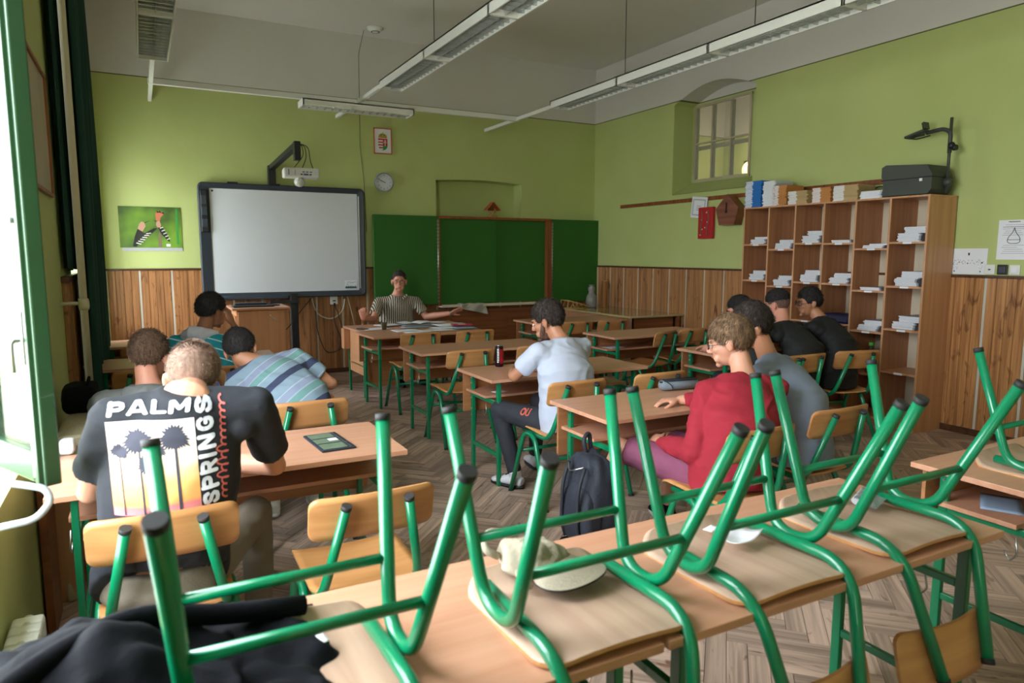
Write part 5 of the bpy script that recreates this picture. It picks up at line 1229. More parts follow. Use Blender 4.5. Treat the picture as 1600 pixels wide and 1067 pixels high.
hairmat('hair_buzz2', S(72, 54, 44), S(116, 90, 74), .85); hairmat('hair_buzz', S(104, 80, 68), S(142, 112, 96), .85); hairmat('hair_stubble', S(78, 58, 50), S(116, 84, 70), .85); hairmat('beard', S(70, 48, 40), S(120, 82, 66), .8)

def person(label, pel, chest, neck, head, yaw, hyaw, hpitch=0, hroll=0, sh=.19, arms=(), legs=(), shirt='x', trousers='y', skin='skin_fair', sleeve='short', hairf=None, fat=1.0, k=1.0, fold=.006, hood=False, seed=0, jaw=1.0, vox=.0065, lshould=0.0, face=True, brow='hair_dark', shoe='bird_white', sole='white_plastic', sdrop=.060, hem=None, bareleg=False, beltdrop=.05):
    pel, chest, neck, head = V(pel), V(chest), V(neck), V(head)
    root = thing('person', label, 'person', (pel.x, pel.y, 0)); off = V((pel.x, pel.y, 0)); L = lambda p: V(p)-off
    side = V((cos(radians(yaw)), -sin(radians(yaw)), lshould)).normalized(); fwd = V((sin(radians(yaw)), cos(radians(yaw)), 0))
    R = frame_yp(hyaw, hpitch, hroll); p0, c0, n0, h0 = L(pel), L(chest), L(neck), L(head)
    ax = (n0-p0); sh_c = n0 - ax.normalized()*sdrop
    shl, shr = sh_c-side*sh*k, sh_c+side*sh*k
    # ---- skin: one continuous body
    g = G(); T = add_head(g, h0, R, k, jaw)
    nk = T @ V((0, -.030, -.055)); g.loft([T @ V((0, -.02, -.02)), nk, nk*.4+n0*.6, n0, n0*.75+c0*.25], [.050*k, .050*k, .053*k, .068*k, .09*k], [.050*k, .052*k, .053*k, .058*k, .07*k], side, 16)
    g.loft([n0*.9+c0*.1, c0, p0], [.10*k, .13*k, .11*k], [.07*k, .085*k*fat, .075*k], side, 16)
    g.loft([shl, sh_c, shr], [.042*k, .05*k, .042*k], n=12)
    for s, el, wr, fd, bk_, hs, cu in arms:
        s0 = shl if s < 0 else shr; el, wr = L(el), L(wr)
        g.loft([s0, (s0+el)/2, el], [.045*k, .042*k, .035*k], n=12); g.sph(el, .038*k, 2); g.loft([el, el*.65+wr*.35, wr], [.038*k, .039*k, .025*k], n=12)
        if fd is not None: add_hand(g, wr, fd, bk_, hs, cu, k*.98)
    if bareleg:
        for hip, kn, an, td_ in legs: kn, an = L(kn), L(an); hp = L(hip); g.loft([hp, kn], [.06, .052], n=12); g.sph(kn, .055, 2); g.loft([kn, kn*.65+an*.35, an], [.05, .053, .034], n=12)
    me = remeshed(g, vox, 4, .45); me.name = 'body'; me.materials.append(M[skin]); body = link('body', me, root)
    if face: add_face(root, T, brow)
    # ---- shirt
    g = G(); b0 = p0-V((0, 0, beltdrop)) if hem is None else L(hem)
    mid = (p0+c0)/2
    g.loft([b0, p0+V((0, 0, .03)), mid, c0, c0*.45+n0*.55, sh_c+(n0-sh_c)*.35, n0+ax.normalized()*.004], [.178*fat*k, .180*fat*k, .165*fat*k, .178*fat*k, .172*k, .135*k, .078*k], [.135*fat*k, .137*fat*k, .128*fat*k, .122*fat*k, .105*k, .085*k, .072*k], side, 28)
    g.loft([shl, sh_c+V((0, 0, .004)), shr], [.054*k, .074*k, .054*k], [.056*k, .066*k, .056*k], side=(0, 0, 1) if abs(side.z) < .5 else None, n=16)
    for s, el, wr, fd, bk_, hs, cu in arms:
        s0 = shl if s < 0 else shr; el, wr = L(el), L(wr); g.sph(s0, .058*k, 2); g.sph(s0*.8+c0*.2, .062*k, 2)
        if sleeve == 'short':
            e2 = s0*.30+el*.70; g.loft([s0, e2], [.057*k, .061*k], n=18)
        else:
            g.loft([s0, (s0+el)/2, el], [.058*k, .055*k, .050*k], n=16); g.sph(el, .052*k, 2); e2 = el*.10+wr*.90; g.loft([el, el*.5+e2*.5, e2], [.052*k, .050*k, .034*k], n=16)
    if hood:
        bkw = -fwd; g.loft([n0+bkw*.06-side*.10+V((0, 0, -.01)), n0+bkw*.11+V((0, 0, -.015)), n0+bkw*.06+side*.10+V((0, 0, -.01))], [.035, .052, .035], n=12)
        g.loft([n0+side*.085, n0+fwd*.06+V((0, 0, -.03)), n0-side*.085], .026, n=10)
    me = remeshed(g, .0085, 5, .5, fold*k, 7.5, seed=seed); me.name = 'shirt'; me.materials.append(M[shirt] if isinstance(shirt, str) else shirt); shirt_o = link('shirt' if not hood else 'hooded_top', me, root)
    # ---- trousers and shoes
    if legs:
        g = G(); g.loft([p0+V((0, 0, .06)), p0-V((0, 0, .03))], [.160*fat, .172*fat], [.115*fat, .125*fat], side, 22); g.sph(p0-V((0, 0, .015)), (.17*fat, .13*fat, .075), 3, rot=Matrix.Rotation(radians(-yaw), 3, 'Z'))
        for hip, kn, an, td_ in legs:
            hp, kn, an = L(hip), L(kn), L(an)
            if bareleg: e2 = hp*.12+kn*.88; g.sph(hp, .085, 2); g.loft([hp, e2], [.088, .083], n=16)
            else: g.sph(hp, .085, 2); g.loft([hp, (hp+kn)/2, kn], [.086, .078, .062], n=16); g.sph(kn, .064, 2); g.loft([kn, kn*.6+an*.4, an*.97+kn*.03], [.062, .060, .047], n=16)
        me = remeshed(g, .0095, 5, .5, .005, 8, seed=seed+3); me.name = 'trousers'; me.materials.append(M[trousers]); link('shorts' if bareleg else 'trousers', me, root)
        for hip, kn, an, td_ in legs:
            an = L(an); d = V(td_).normalized(); sd_ = d.cross(V((0, 0, 1))); base = V((an.x, an.y, 0))
            g = G(); g.loft([base-d*.06+V((0, 0, .045)), base+d*.0+V((0, 0, .055)), base+d*.09+V((0, 0, .045)), base+d*.17+V((0, 0, .032)), base+d*.20+V((0, 0, .028))], [.032, .040, .046, .040, .018], [.034, .042, .034, .022, .010], sd_, 16); g.loft([V((an.x, an.y, an.z+.02)), base+V((0, 0, .05))], [.044, .040], n=14)
            me = remeshed(g, .007, 4); me.name = 'shoe'; me.materials.append(M[shoe]); so_ = link('shoe', me, root)
            g = G(); g.loft([base+V((0, 0, .003)), base+V((0, 0, .024))], 1, n=24, caps=True); bmv = g.b.verts[:]
            for i_, v in enumerate(bmv):
                q = v.co-base; u_, w_2 = q.x, q.y; v.co = base+d*(.068+.140*u_)+sd_*(.044*w_2)+V((0, 0, q.z))
            g.build('sole', sole, so_)
            if shoe != 'black_cloth':
                g = G()
                for q in range(4): c_ = base+d*(.045+.022*q)+V((0, 0, .094-.010*q)); g.tube([c_-sd_*.022, c_+V((0, 0, .003)), c_+sd_*.022], .0032, 6)
                g.build('laces', 'bird_black' if shoe == 'white_shoe' else 'paper', so_)
    if hairf: hairf(root, T)
    return root, T, shirt_o, (p0, c0, n0, side, fwd, off)
def glasses(par, T, mt='black_plastic'):
    gl = G(); 
    for s in (-1, 1):
        pts = [T @ V((s*.034+.021*cos(a), .103-.012*abs(cos(a))*(s*cos(a) > 0), .006+.015*sin(a))) for a in [k*pi/8 for k in range(17)]]; gl.tube(pts, .0019, 6)
        gl.tube([T @ V((s*.055, .098, .010)), T @ V((s*.079, .06, .010)), T @ V((s*.083, -.005, .006)), T @ V((s*.082, -.02, -.008))], .0017, 6)
    gl.tube([T @ V((-.013, .104, .010)), T @ V((0, .107, .013)), T @ V((.013, .104, .010))], .0018, 6)
    o = gl.build('glasses', mt, par); g = G()
    for s in (-1, 1): g.loft([T @ V((s*.034, .1005, .006)), T @ V((s*.034, .1012, .006))], [.020, .020], [.014, .014], T.to_3x3() @ V((1, 0, 0)), 16)
    g.build('lens', 'glass', o); return o
RF = (.35, .4, .45, .5); OPEN = (.06, .08, .10, .14); FIST = (.75, .85, .95, 1.0)
mat('tee_black', S(32, 34, 42), .85, .08, 6, .15, 200); mat('pants_khaki', S(120, 110, 96), .85, .08, 8, .2, 150); mat('tee_white', S(182, 188, 206), .85, .03, 6, .15, 200)
mat('jeans_black', S(42, 44, 52), .8, .15, 14, .2, 200); mat('sweat_red', S(150, 26, 44), .85, .07, 8, .2, 220); mat('shorts_mauve', S(126, 66, 92), .85, .08, 10, .2, 200)
mat('tee_grey', S(132, 142, 164), .85, .05, 8, .15, 220); mat('pants_grey', S(66, 66, 70), .85, .2, 40, .2, 200); mat('shirt_deep_black', S(20, 20, 22), .8, .1); mat('hood_grey', S(112, 114, 114), .85, .06, 8, .2, 200)
mat('white_shoe', S(214, 214, 220), .6, .15, 60)

# teacher
m, n, b = newmat('teacher_stripes'); b.inputs['Roughness'].default_value = .85
t = n.nodes.new('ShaderNodeTexCoord'); wv = n.nodes.new('ShaderNodeTexWave'); wv.bands_direction = 'X'; wv.inputs['Scale'].default_value = 13; wv.inputs['Distortion'].default_value = 1.2; wv.inputs['Detail'].default_value = 1; wv.inputs['Detail Scale'].default_value = 1
n.links.new(t.outputs['Object'], wv.inputs[0]); rp = n.nodes.new('ShaderNodeValToRGB'); rp.color_ramp.elements[0].position = .42; rp.color_ramp.elements[0].color = S(52, 46, 42); rp.color_ramp.elements[1].position = .58; rp.color_ramp.elements[1].color = S(196, 186, 168)
n.links.new(wv.outputs[0], rp.inputs[0]); n.links.new(rp.outputs[0], b.inputs['Base Color'])
r_, T, so_, _ = person('seated person with glasses and a striped short-sleeved shirt behind the desk of papers, hand raised', (2.88, 8.62, .50), (2.87, 8.58, .80), (2.86, 8.50, 1.08), (2.86, 8.43, 1.25), 192, 199, 2, 0, sh=.215,
    arms=[(1, (2.50, 8.36, .80), (2.27, 8.02, .85), (-.1, -.1, .9), (-.3, -.9, 0), 1, FIST), (-1, (3.20, 8.40, .80), (3.42, 8.10, .86), (.75, -.15, .34), (.15, .6, .75), -1, OPEN)],
    legs=[((2.96, 8.55, .5), (3.0, 8.12, .5), (3.0, 8.1, .08), (0, -1, 0)), ((2.78, 8.55, .5), (2.72, 8.12, .5), (2.72, 8.1, .08), (0, -1, 0))],
    shirt='teacher_stripes', trousers='jeans_black', skin='skin_pink', fat=1.15, k=1.10, jaw=1.08, sdrop=.085, seed=1, brow='hair_dark', shoe='black_cloth', sole='black_plastic', vox=.006,
    hairf=lambda p, T: add_hair(p, T, 'hair_dark', .006, seed=1, curl=.005, strands=900, slen=.014, top=.012, front=.078, back=-.05, side=.012))
glasses(r_, T, 'glass_red') if 'glass_red' in M else (mat('glass_red', S(96, 40, 40), .4), glasses(r_, T, 'glass_red'))
g = G()
for s in (-1, 1): Mx = pframe((-.02+s*.012, -.225, 1.035), (s*.75, .25, .62), (s*.5, -.8, .1)); g.box(0, .095, -.004, .05, -.004, .004, M_=Mx, bev=.002)
g.build('collar', 'teacher_stripes', r_)
g = G(); Tw = V((3.42, 8.10, .86))-V((2.88, 8.62, 0)); g.loft([Tw-V((.02, 0, .005)), Tw-V((.002, .0, .0))], [.029, .028], n=14); g.build('wrist_watch', 'steel', r_)
st_ = thing('teacher_chair', 'hidden chair under the person behind the desk of papers', 'chair', (2.88, 8.66, 0))
g = G(); g.box(-.20, .20, -.20, .20, .43, .45, bev=.005); g.build('seat', 'ply_seat', st_)
for x in (-.17, .17):
    for y in (-.17, .17): g = G(); g.tube([(x, y, 0), (x, y, .43)], .012, 10); g.build('leg', 'green_tube', st_)

# palm-print shirt, shaved head
def buzz(p, T): add_hair(p, T, 'hair_buzz', .0035, seed=4, curl=.0006, strands=7000, slen=.005, lift=.6, front=.052, back=-.080, sw=.0007); add_hair(p, T, 'hair_buzz2', .0035, seed=5, curl=.001, strands=3600, slen=.009, lift=.75, front=.06, lvl=.082, name='hair_top', sw=.0009)
pr_, T, pshirt, PF = person('seated person with shaved head in a black shirt printed with palm trees and PALM SPRINGS', (.005, 2.50, .52), (.045, 2.43, .86), (.110, 2.38, 1.165), (.138, 2.53, 1.18), 3, 6, 14, 0, sh=.195,
    arms=[(-1, (-.19, 2.58, .83), (-.06, 2.90, .79), (.9, .4, -.02), (0, 0, 1), 1, RF), (1, (.395, 2.60, .83), (.20, 2.92, .79), (-.9, .35, -.02), (0, 0, 1), -1, RF)],
    legs=[((-.04, 2.56, .52), (-.08, 2.98, .54), (-.10, 2.95, .10), (-.1, 1, 0)), ((.14, 2.54, .52), (.36, 2.92, .55), (.34, 2.80, .10), (.2, 1, 0))],
    shirt='tee_black', trousers='pants_khaki', skin='skin_fair', fat=1.10, k=1.06, seed=2, fold=.0045, hairf=buzz, brow='hair_brown', hem=(.005, 2.47, .53))
def onto(par, shirt, F, name, me, mt, lift=.0015, cut=.012):
    """press a flat print (local x right, y up) onto the cloth along the frame's -Z"""
    bm = bmesh.new(); bm.from_mesh(me); bmesh.ops.triangulate(bm, faces=bm.faces[:])
    for _ in range(6):
        es = [e for e in bm.edges if e.calc_length() > cut]
        if not es: break
        bmesh.ops.subdivide_edges(bm, edges=es, cuts=1); bmesh.ops.triangulate(bm, faces=bm.faces[:])
    tr = BVHTree.FromPolygons([v.co for v in shirt.data.vertices], [p.vertices[:] for p in shirt.data.polygons])
    zd = F.to_3x3() @ V((0, 0, 1)); dead = []
    for v in bm.verts:
        o = F @ V((v.co.x, v.co.y, 0)); h = tr.ray_cast(o+zd*.3, -zd, .6)
        if h[0] is None: dead.append(v)
        else: v.co = h[0]+h[1]*lift if h[1].dot(zd) > 0 else h[0]+zd*lift
    if dead: bmesh.ops.delete(bm, geom=dead, context='VERTS')
    for f in bm.faces: f.smooth = True
    m2 = bpy.data.meshes.new(name); bm.to_mesh(m2); bm.free()
    if m2.polygons:
        fz = sum((p.normal.dot(zd)) for p in m2.polygons)
        if fz < 0: m2.flip_normals()
    m2.materials.append(M[mt] if isinstance(mt, str) else mt); return link(name, m2, par)
p0, c0, n0, side, fwd, off = PF
Fs = pframe((.005-off.x, 2.26-off.y, .930), (1, .03, .03), (.20, -.12, 1))
def flat(polys):
    b_ = bmesh.new()
    for p in polys: b_.faces.new([b_.verts.new((x, y, 0)) for x, y in p])
    bmesh.ops.triangulate(b_, faces=b_.faces[:]); m_ = bpy.data.meshes.new('flat'); b_.to_mesh(m_); b_.free(); return m_
# sunset picture: a colour print whose hues run up the picture
m, n, b = newmat('sunset_print'); b.inputs['Roughness'].default_value = .8; t = n.nodes.new('ShaderNodeUVMap'); s_ = n.nodes.new('ShaderNodeSeparateXYZ'); n.links.new(t.outputs[0], s_.inputs[0])
rp = n.nodes.new('ShaderNodeValToRGB'); cols = [(0, S(196, 130, 140)), (.08, S(220, 120, 120)), (.12, S(240, 160, 90)), (.32, S(250, 184, 110)), (.55, S(250, 214, 180)), (.78, S(248, 222, 214)), (1, S(246, 226, 226))]
while len(rp.color_ramp.elements) < len(cols): rp.color_ramp.elements.new(.5)
for e, (q, c) in zip(rp.color_ramp.elements, cols): e.position = q; e.color = c
n.links.new(s_.outputs[1], rp.inputs[0]); n.links.new(rp.outputs[0], b.inputs['Base Color'])
x0, x1, y0, y1 = -.118, .118, -.118, .165
o = onto(pr_, pshirt, Fs, 'sunset_picture', flat([[(x0, y0), (x1, y0), (x1, y1), (x0, y1)]]), 'sunset_print', .0012)
uv = o.data.uv_layers.new(name='UVMap'); Fi = Fs.inverted()
for lp in o.data.loops: q = Fi @ o.data.vertices[lp.vertex_index].co; uv.data[lp.index].uv = ((q.x-x0)/(x1-x0), (q.y-y0)/(y1-y0))
mat('palm_ink', S(58, 58, 72), .8); mat('letter_white', S(226, 228, 238), .7); mat('script_pink', S(220, 110, 104), .7); rnd = random.Random(21)
def palm(cx, base, topy, r, w_=.0035):
    ps = [[(cx-w_, base), (cx+w_, base), (cx+w_*.7, topy), (cx-w_*.7, topy)]]
    for k in range(24):
        a = -1.25+k*(pi+2.5)/23; L = r*rnd.uniform(.75, 1.1); dx, dy = cos(a), sin(a); px, py = -dy, dx; dr = -.25*L*abs(dx)
        ps.append([(cx, topy), (cx+dx*L*.5-px*.16*r, topy+dy*L*.5-py*.16*r+dr*.2), (cx+dx*L, topy+dy*L+dr), (cx+dx*L*.5+px*.16*r, topy+dy*L*.5+py*.16*r+dr*.2)])
    ps.append([(cx+.30*r*cos(q*pi/4), topy-.35*r+.5*r*sin(q*pi/4)) for q in range(8)]); return ps
for k, q in enumerate(((-.088, -.115, .075, .027, .0018), (-.037, -.115, .108, .043, .0026), (-.013, -.115, .040, .036, .0022), (.060, -.115, .112, .045, .0045), (.008, -.115, .078, .028, .0018))):
    ps = palm(*q); onto(pr_, pshirt, Fs, 'palm_silhouette', flat(ps), 'palm_ink', .0026, .01)
def word(txt, size, bold, x, y, rot, mt, nm, wid=None, shear=0):
    me = text_mesh(txt, size, bold, shear); xs = [v.co.x for v in me.vertices]; a, b2 = min(xs), max(xs); s = (wid/(b2-a)) if wid else 1
    for v in me.vertices: q = V(((v.co.x-a)*s, v.co.y, 0)); v.co = V((x+q.x*cos(rot)-q.y*sin(rot), y+q.x*sin(rot)+q.y*cos(rot), 0))
    return onto(pr_, pshirt, Fs, nm, me, mt, .0042, .010)
GL = {'P': (.72, [[(0, 0), (0, 1)], [(0, .93), (.42, .93), (.60, .86), (.64, .70), (.60, .55), (.42, .47), (0, .47)]]),
      'A': (.92, [[(-.02, 0), (.34, 1), (.50, 1), (.86, 0)], [(.18, .24), (.66, .24)]]), 'L': (.62, [[(0, 1), (0, .07), (.58, .07)]]),
      'M': (1.0, [[(0, 0), (0, .97), (.10, .97), (.45, .30), (.80, .97), (.90, .97), (.90, 0)]]),
      'S': (.74, [[(.62, .74), (.56, .90), (.34, .95), (.10, .90), (.02, .73), (.12, .58), (.50, .44), (.62, .28), (.54, .10), (.32, .05), (.08, .10), (.0, .27)]]),
      'R': (.76, [[(0, 0), (0, 1)], [(0, .93), (.42, .93), (.60, .86), (.64, .70), (.60, .55), (.42, .47), (0, .47)], [(.32, .47), (.64, 0)]]),
      'I': (.30, [[(.02, 0), (.02, 1)]]), 'N': (.86, [[(0, 0), (0, .97), (.08, .97), (.62, .03), (.70, .03), (.70, 1)]]),
      'G': (.84, [[(.66, .76), (.56, .91), (.34, .96), (.12, .88), (.01, .66), (.01, .34), (.12, .12), (.34, .04), (.58, .09), (.68, .24), (.68, .46), (.40, .46)]])}
def block(txt, x, y, h, wid, rot, nm, shear=0):
    tot = sum(GL[c][0]+.22 for c in txt)-.22; sx_ = wid/tot; t_ = .122; ps = []; cx = 0
    def put(q): u, v = (q[0]+shear*q[1])*sx_, q[1]*h; return (x+u*cos(rot)-v*sin(rot), y+u*sin(rot)+v*cos(rot))
    for c in txt:
        for pl_ in GL[c][1]:
            for (a0, a1), (b0, b1) in zip(pl_, pl_[1:]):
                d = V((b0-a0, b1-a1, 0)).normalized(); nn = V((-d.y, d.x, 0))*t_
                ps.append([put((cx+.1+a0*.9-nn.x, a1*.86+.07-nn.y)), put((cx+.1+b0*.9-nn.x, b1*.86+.07-nn.y)), put((cx+.1+b0*.9+nn.x, b1*.86+.07+nn.y)), put((cx+.1+a0*.9+nn.x, a1*.86+.07+nn.y))])
                for q in ((a0, a1), (b0, b1)): ps.append([put((cx+.1+q[0]*.9+t_*cos(k*pi/4+pi/8)*1.05, q[1]*.86+.07+t_*1.05*sin(k*pi/4+pi/8))) for k in range(8)])
        cx += GL[c][0]+.22
    return onto(pr_, pshirt, Fs, nm, flat(ps), 'letter_white', .003, .014)
block('PALM', -.112, .180, .034, .218, .02, 'lettering', .16)
block('SPRINGS', .172, -.118, .050, .332, pi/2, 'lettering')
# looping hand-written line beside the word
g = G(); pts = []
for k in range(240):
    u = k/239; yy = -.118+.325*u; am = .008+(.010 if int(u*15) in (3, 5, 7) else 0); pts.append((.188+.016*u+am*sin(u*15*2*pi)-(.004 if am > .01 else 0), yy+.0065*cos(u*15*2*pi+.5)))
for (a0, a1), (b0, b1) in zip(pts, pts[1:]):
    d = V((b0-a0, b1-a1, 0)); 
    if d.length < 1e-6: continue
    nn = V((-d.y, d.x, 0)).normalized()*.0028; g.b.faces.new([g.b.verts.new(q) for q in (V((a0, a1, 0))-nn, V((b0, b1, 0))-nn, V((b0, b1, 0))+nn, V((a0, a1, 0))+nn)])
me_ = bpy.data.meshes.new('s'); g.b.to_mesh(me_); onto(pr_, pshirt, Fs, 'pink_script', me_, 'script_pink', .002, .02)

# white T-shirt, dark hair and beard
def beardy(p, T):
    add_hair(p, T, 'hair_dark', .014, seed=7, curl=.006, strands=3200, side=-.012, slen=.020, lift=.35, top=.012, back=-.078, front=.05)
    g = G(); g.sph((0, .036, -.066), (.053, .052, .044), 3, M_=T); g.sph((0, .076, -.096), (.026, .018, .02), 2, M_=T)
    for s in (-1, 1): g.loft([T @ V((s*.066, .012, .0)), T @ V((s*.060, .022, -.035)), T @ V((s*.048, .04, -.07))], [.010, .016, .02], n=10)
    me = remeshed(g, .005, 3); me.name = 'beard'; me.materials.append(M['beard']); link('beard', me, p)
wr_, T, wsh, _ = person('seated bearded person in a white T-shirt and black jeans seen from behind', (2.44, 3.80, .53), (2.44, 3.84, .82), (2.45, 3.93, 1.03), (2.39, 4.0, 1.15), -14, -40, 18, 0, sh=.200,
    arms=[(-1, (2.14, 4.00, .80), (2.28, 4.28, .79), (.85, .45, 0), (0, 0, 1), 1, RF), (1, (2.66, 4.06, .81), (2.42, 4.30, .79), (-.8, .45, 0), (0, 0, 1), -1, RF)],
    legs=[((2.30, 3.84, .50), (2.13, 4.20, .54), (2.20, 4.10, .10), (-.45, .9, 0)), ((2.48, 3.88, .50), (2.50, 4.30, .54), (2.54, 4.42, .10), (.2, 1, 0))],
    shirt='tee_white', trousers='jeans_black', skin='skin_tan', fat=1.16, k=1.06, seed=5, fold=.0075, hairf=beardy, shoe='white_shoe', sole='black_plastic', brow='hair_dark', hem=(2.44, 3.78, .455))
# red print on the thigh of the jeans
mat('orange_ink', S(196, 92, 72), .7); tr_o = [o for o in wr_.children if o.name.startswith('trousers')][0]
Ft = pframe((2.20-2.44, 4.0-3.80, .58), (.25, .5, .0), (-.4, .2, .9)); onto(wr_, tr_o, pframe((2.19-2.44, 3.98-3.80, .55), (.45, -.85, 0), (-.1, 0, 1)), 'leg_lettering', text_mesh('OU', .05, .002), 'orange_ink', .002, .015)

# dark red sweater, fair brown hair
def redhair(p, T): add_hair(p, T, 'hair_light', .016, seed=9, curl=.003, strands=4200, slen=.030, lift=.12, top=.010, back=-.088, front=.045, side=-.008, sw=.0015)
rd_, T, _, _ = person('seated person with light brown hair in a dark red sweater and mauve shorts', (2.50, 2.44, .53), (2.57, 2.44, .77), (2.71, 2.56, .965), (2.70, 2.66, 1.14), 12, -38, 14, 0, sh=.190,
    arms=[(-1, (2.33, 2.50, .64), (2.36, 2.80, .62), (.3, .9, -.1), (-.7, 0, .7), 1, RF), (1, (2.92, 2.70, .82), (2.62, 2.95, .79), (-.85, .35, -.02), (0, .1, 1), -1, RF)],
    legs=[((2.42, 2.50, .50), (2.25, 2.98, .56), (2.02, 2.95, .10), (-.2, 1, 0)), ((2.58, 2.52, .50), (2.62, 3.02, .54), (2.72, 3.12, .10), (.15, 1, 0))],
    shirt='sweat_red', trousers='shorts_mauve', skin='skin_fair', sleeve='long', fat=1.05, k=1.07, seed=8, fold=.008, hairf=redhair, bareleg=True, shoe='black_cloth', sole='white_plastic', brow='hair_brown', hem=(2.49, 2.42, .46))
glasses(rd_, T, 'black_plastic')
# grey-blue T-shirt, dark wavy hair
def wavy(p, T): add_hair(p, T, 'hair_dark', .020, seed=12, curl=.009, strands=2600, slen=.028, lift=.3, top=.022, back=-.078, front=.042, side=-.008)
gr_, T, _, _ = person('seated person with thick wavy dark hair in a grey-blue T-shirt bending over the desk', (3.12, 2.50, .54), (3.20, 2.60, .79), (3.20, 2.84, .99), (3.20, 2.98, 1.16), -25, -60, 18, 0, sh=.205,
    arms=[(-1, (3.02, 2.98, .80), (3.04, 3.22, .79), (.4, .9, 0), (0, 0, 1), 1, RF), (1, (3.44, 3.02, .80), (3.18, 3.25, .79), (-.9, .3, 0), (0, 0, 1), -1, RF)],
    legs=[((3.06, 2.52, .50), (3.02, 3.0, .54), (3.15, 3.0, .10), (0, 1, 0)), ((3.22, 2.52, .50), (3.28, 2.98, .54), (3.44, 2.95, .10), (0, 1, 0))],
    shirt='tee_grey', trousers='pants_grey', skin='skin_tan', fat=1.0, k=1.05, seed=14, fold=.006, hairf=wavy, shoe='black_cloth', sole='black_plastic')
# black clothing, faded haircut
def fade(p, T): add_hair(p, T, 'hair_stubble', .003, seed=15, curl=.0006, strands=900, slen=.004, lift=.6, front=.05, back=-.078, sw=.0007); add_hair(p, T, 'hair_black', .014, seed=16, curl=.004, strands=1400, slen=.018, lift=.3, front=.05, lvl=.036, top=.010, name='hair_top')
person('seated person in black with a faded haircut, left of the one with glasses', (4.78, 3.95, .53), (4.92, 4.0, .80), (4.88, 4.20, 1.00), (4.91, 4.30, 1.155), -10, -18, 12, 0, sh=.215,
    arms=[(-1, (4.56, 4.40, .80), (4.70, 4.55, .79), (.7, .6, 0), (0, 0, 1), 1, RF), (1, (4.96, 4.40, .80), (4.85, 4.56, .79), (-.7, .6, 0), (0, 0, 1), -1, RF)],
    legs=[((4.70, 4.0, .50), (4.62, 4.42, .54), (4.64, 4.4, .10), (0, 1, 0)), ((4.88, 4.0, .50), (4.92, 4.42, .54), (4.92, 4.4, .10), (0, 1, 0))],
    shirt='shirt_deep_black', trousers='jeans_black', skin='skin_pink', fat=1.12, k=1.05, seed=17, hairf=fade, shoe='black_cloth', sole='black_plastic', vox=.008)
# black clothing and glasses, in profile
def dk(p, T): add_hair(p, T, 'hair_black', .011, seed=18, curl=.006, strands=2200, slen=.018, lift=.45, top=.012, back=-.076, front=.060, side=-.014)
gb_, T, _, _ = person('seated person in black with glasses looking left in profile beside the bookcase', (5.24, 3.92, .53), (5.36, 4.0, .80), (5.36, 4.20, 1.02), (5.29, 4.28, 1.165), -20, -64, 6, 0, sh=.21,
    arms=[(-1, (5.09, 4.40, .80), (5.14, 4.56, .79), (.7, .6, 0), (0, 0, 1), 1, RF), (1, (5.48, 4.42, .80), (5.26, 4.56, .79), (-.8, .5, 0), (0, 0, 1), -1, RF)],
    legs=[((5.22, 3.98, .50), (5.14, 4.40, .54), (5.16, 4.4, .10), (0, 1, 0)), ((5.40, 3.98, .50), (5.46, 4.38, .54), (5.46, 4.3, .10), (0, 1, 0))],
    shirt='shirt_deep_black', trousers='jeans_black', skin='skin_tan', fat=1.15, k=1.05, seed=19, hairf=dk, shoe='black_cloth', sole='black_plastic', brow='hair_black')
glasses(gb_, T, 'black_plastic')
# mostly hidden person at the left of the same desk
chair(4.36, 3.98, 'chair of the mostly hidden black-haired person at the black-clad pair desk')
person('mostly hidden black-haired person beyond the grey-blue T-shirt, only hair and forehead showing', (4.40, 3.98, .53), (4.44, 4.03, .78), (4.48, 4.20, .97), (4.50, 4.34, 1.115), -15, -55, 14, 0, sh=.18,
    arms=[(-1, (4.22, 4.42, .80), (4.36, 4.56, .79), (.7, .6, 0), (0, 0, 1), 1, RF), (1, (4.5, 4.42, .80), (4.42, 4.58, .79), (-.7, .6, 0), (0, 0, 1), -1, RF)],
    shirt='shirt_deep_black', skin='skin_pink', fat=.95, k=1.0, seed=41, hairf=dk, vox=.009,
    legs=[((4.34, 4.0, .50), (4.34, 4.38, .54), (4.34, 4.36, .10), (0, 1, 0)), ((4.46, 4.0, .50), (4.46, 4.38, .54), (4.46, 4.36, .10), (0, 1, 0))], trousers='jeans_black', shoe='black_cloth', sole='black_plastic')
# turquoise hoodie, head resting on the raised hand
mat('hood_white', S(206, 204, 216), .85, .08, 20); bands('turquoise_stripes', [(0, S(20, 140, 156)), (.72, S(20, 140, 156)), (.86, S(200, 226, 228)), (1, S(200, 226, 228))], axis=(.35, .2, .9), rep=.06)
def curly(p, T): add_hair(p, T, 'hair_black', .016, seed=22, curl=.006, strands=1500, slen=.016, lift=.5, top=.010, back=-.058, front=.045)
tq, T, _, TF = person('seated person in a turquoise and white hooded top resting the face on one hand', (.42, 5.42, .53), (.40, 5.48, .80), (.37, 5.60, 1.0), (.45, 5.68, 1.165), 22, 55, 10, 0, sh=.190,
    arms=[(-1, (.24, 5.86, .80), (.42, 5.95, .79), (.8, .3, 0), (0, 0, 1), 1, RF), (1, (.70, 5.80, .80), (.605, 5.72, 1.055), (-.25, .08, .95), (.85, -.35, .1), -1, (.12, .14, .16, .2))],
    legs=[((.34, 5.48, .50), (.30, 5.92, .54), (.30, 5.9, .10), (0, 1, 0)), ((.52, 5.48, .50), (.56, 5.92, .54), (.56, 5.9, .10), (0, 1, 0))],
    shirt='turquoise_stripes', trousers='jeans_black', skin='skin_brown', sleeve='long', k=1.05, seed=23, hairf=curly, brow='hair_black', sdrop=.06)
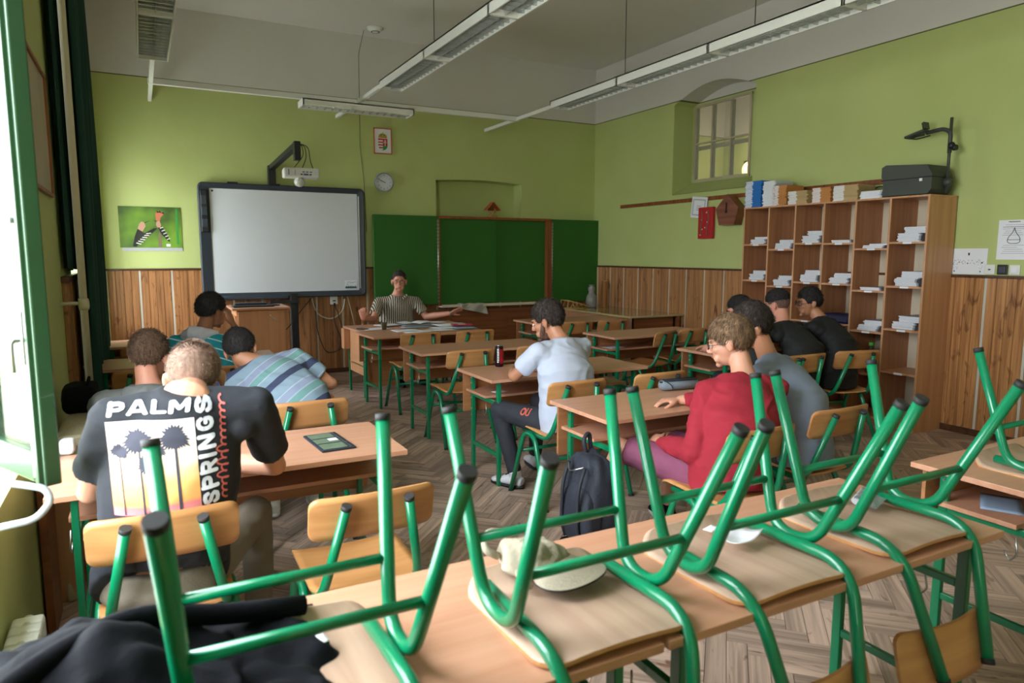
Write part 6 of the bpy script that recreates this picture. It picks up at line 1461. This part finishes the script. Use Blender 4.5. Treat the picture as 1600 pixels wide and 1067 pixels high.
p0, c0, n0, side, fwd, off = TF; g = G(); bkw = -fwd
g.loft([n0+bkw*.03-side*.11+V((0, 0, .0)), n0+bkw*.10-side*.03+V((0, 0, .03)), n0+bkw*.11+side*.03+V((0, 0, .02)), n0+bkw*.03+side*.10+V((0, 0, .005)), n0+fwd*.07+side*.06+V((0, 0, -.03))], [.035, .052, .05, .036, .02], n=14)
me = remeshed(g, .008, 4, .5, .006, 12); me.name = 'hood'; me.materials.append(M['hood_white']); link('hood', me, tq)
# grey hooded shirt, brown hair
def br_(p, T): add_hair(p, T, 'hair_brown', .013, seed=25, curl=.004, strands=2800, slen=.017, lift=.35, top=.008, back=-.074, front=.048)
person('seated person with short brown hair in a grey hooded top behind the shaved head', (.03, 3.80, .52), (.02, 3.86, .72), (.0, 3.95, .92), (.01, 4.01, 1.07), 5, 20, 14, 4, sh=.190,
    arms=[(-1, (-.24, 4.18, .80), (-.10, 4.36, .79), (.8, .5, 0), (0, 0, 1), 1, RF), (1, (.22, 4.20, .80), (.06, 4.38, .79), (-.8, .5, 0), (0, 0, 1), -1, RF)],
    legs=[((-.05, 3.86, .50), (-.08, 4.28, .54), (-.08, 4.2, .10), (0, 1, 0)), ((.12, 3.86, .50), (.14, 4.28, .54), (.14, 4.2, .10), (0, 1, 0))],
    shirt='hood_grey', trousers='jeans_black', skin='skin_pink', sleeve='long', k=1.04, seed=26, fold=.008, hairf=br_, hood=True, vox=.008)
# striped shirt leaning sideways over the desk
ST = [(0, S(52, 60, 88)), (.17, S(52, 60, 88)), (.171, S(128, 148, 164)), (.34, S(128, 148, 164)), (.341, S(160, 172, 188)), (.37, S(104, 144, 142)), (.53, S(150, 162, 178)), (.56, S(130, 140, 164)), (.72, S(160, 172, 188)), (.75, S(126, 146, 162))]
bands('striped_cloth', ST, axis=(-.60, .50, .62), off=5.07, rep=.25)
def bk2(p, T): add_hair(p, T, 'hair_black', .013, seed=28, curl=.004, strands=2400, slen=.016, lift=.3, top=.008, back=-.074, front=.045)
person('seated person with black hair in a blue and green striped T-shirt leaning over the desk', (.80, 3.92, .54), (.74, 4.06, .76), (.575, 4.31, .950), (.50, 4.40, 1.02), -8, 20, 32, -14, sh=.205, lshould=.30,
    arms=[(-1, (.40, 4.50, .80), (.50, 4.62, .79), (.8, .4, 0), (0, 0, 1), 1, RF), (1, (.99, 4.24, .81), (.72, 4.44, .80), (-.8, .4, 0), (0, 0, 1), -1, RF)],
    legs=[((.68, 3.98, .50), (.64, 4.40, .54), (.64, 4.35, .10), (0, 1, 0)), ((.86, 3.98, .50), (.90, 4.40, .54), (.90, 4.35, .10), (0, 1, 0))],
    shirt='striped_cloth', trousers='jeans_black', skin='skin_tan', fat=1.08, k=1.05, seed=29, fold=.006, hairf=bk2, brow='hair_black')
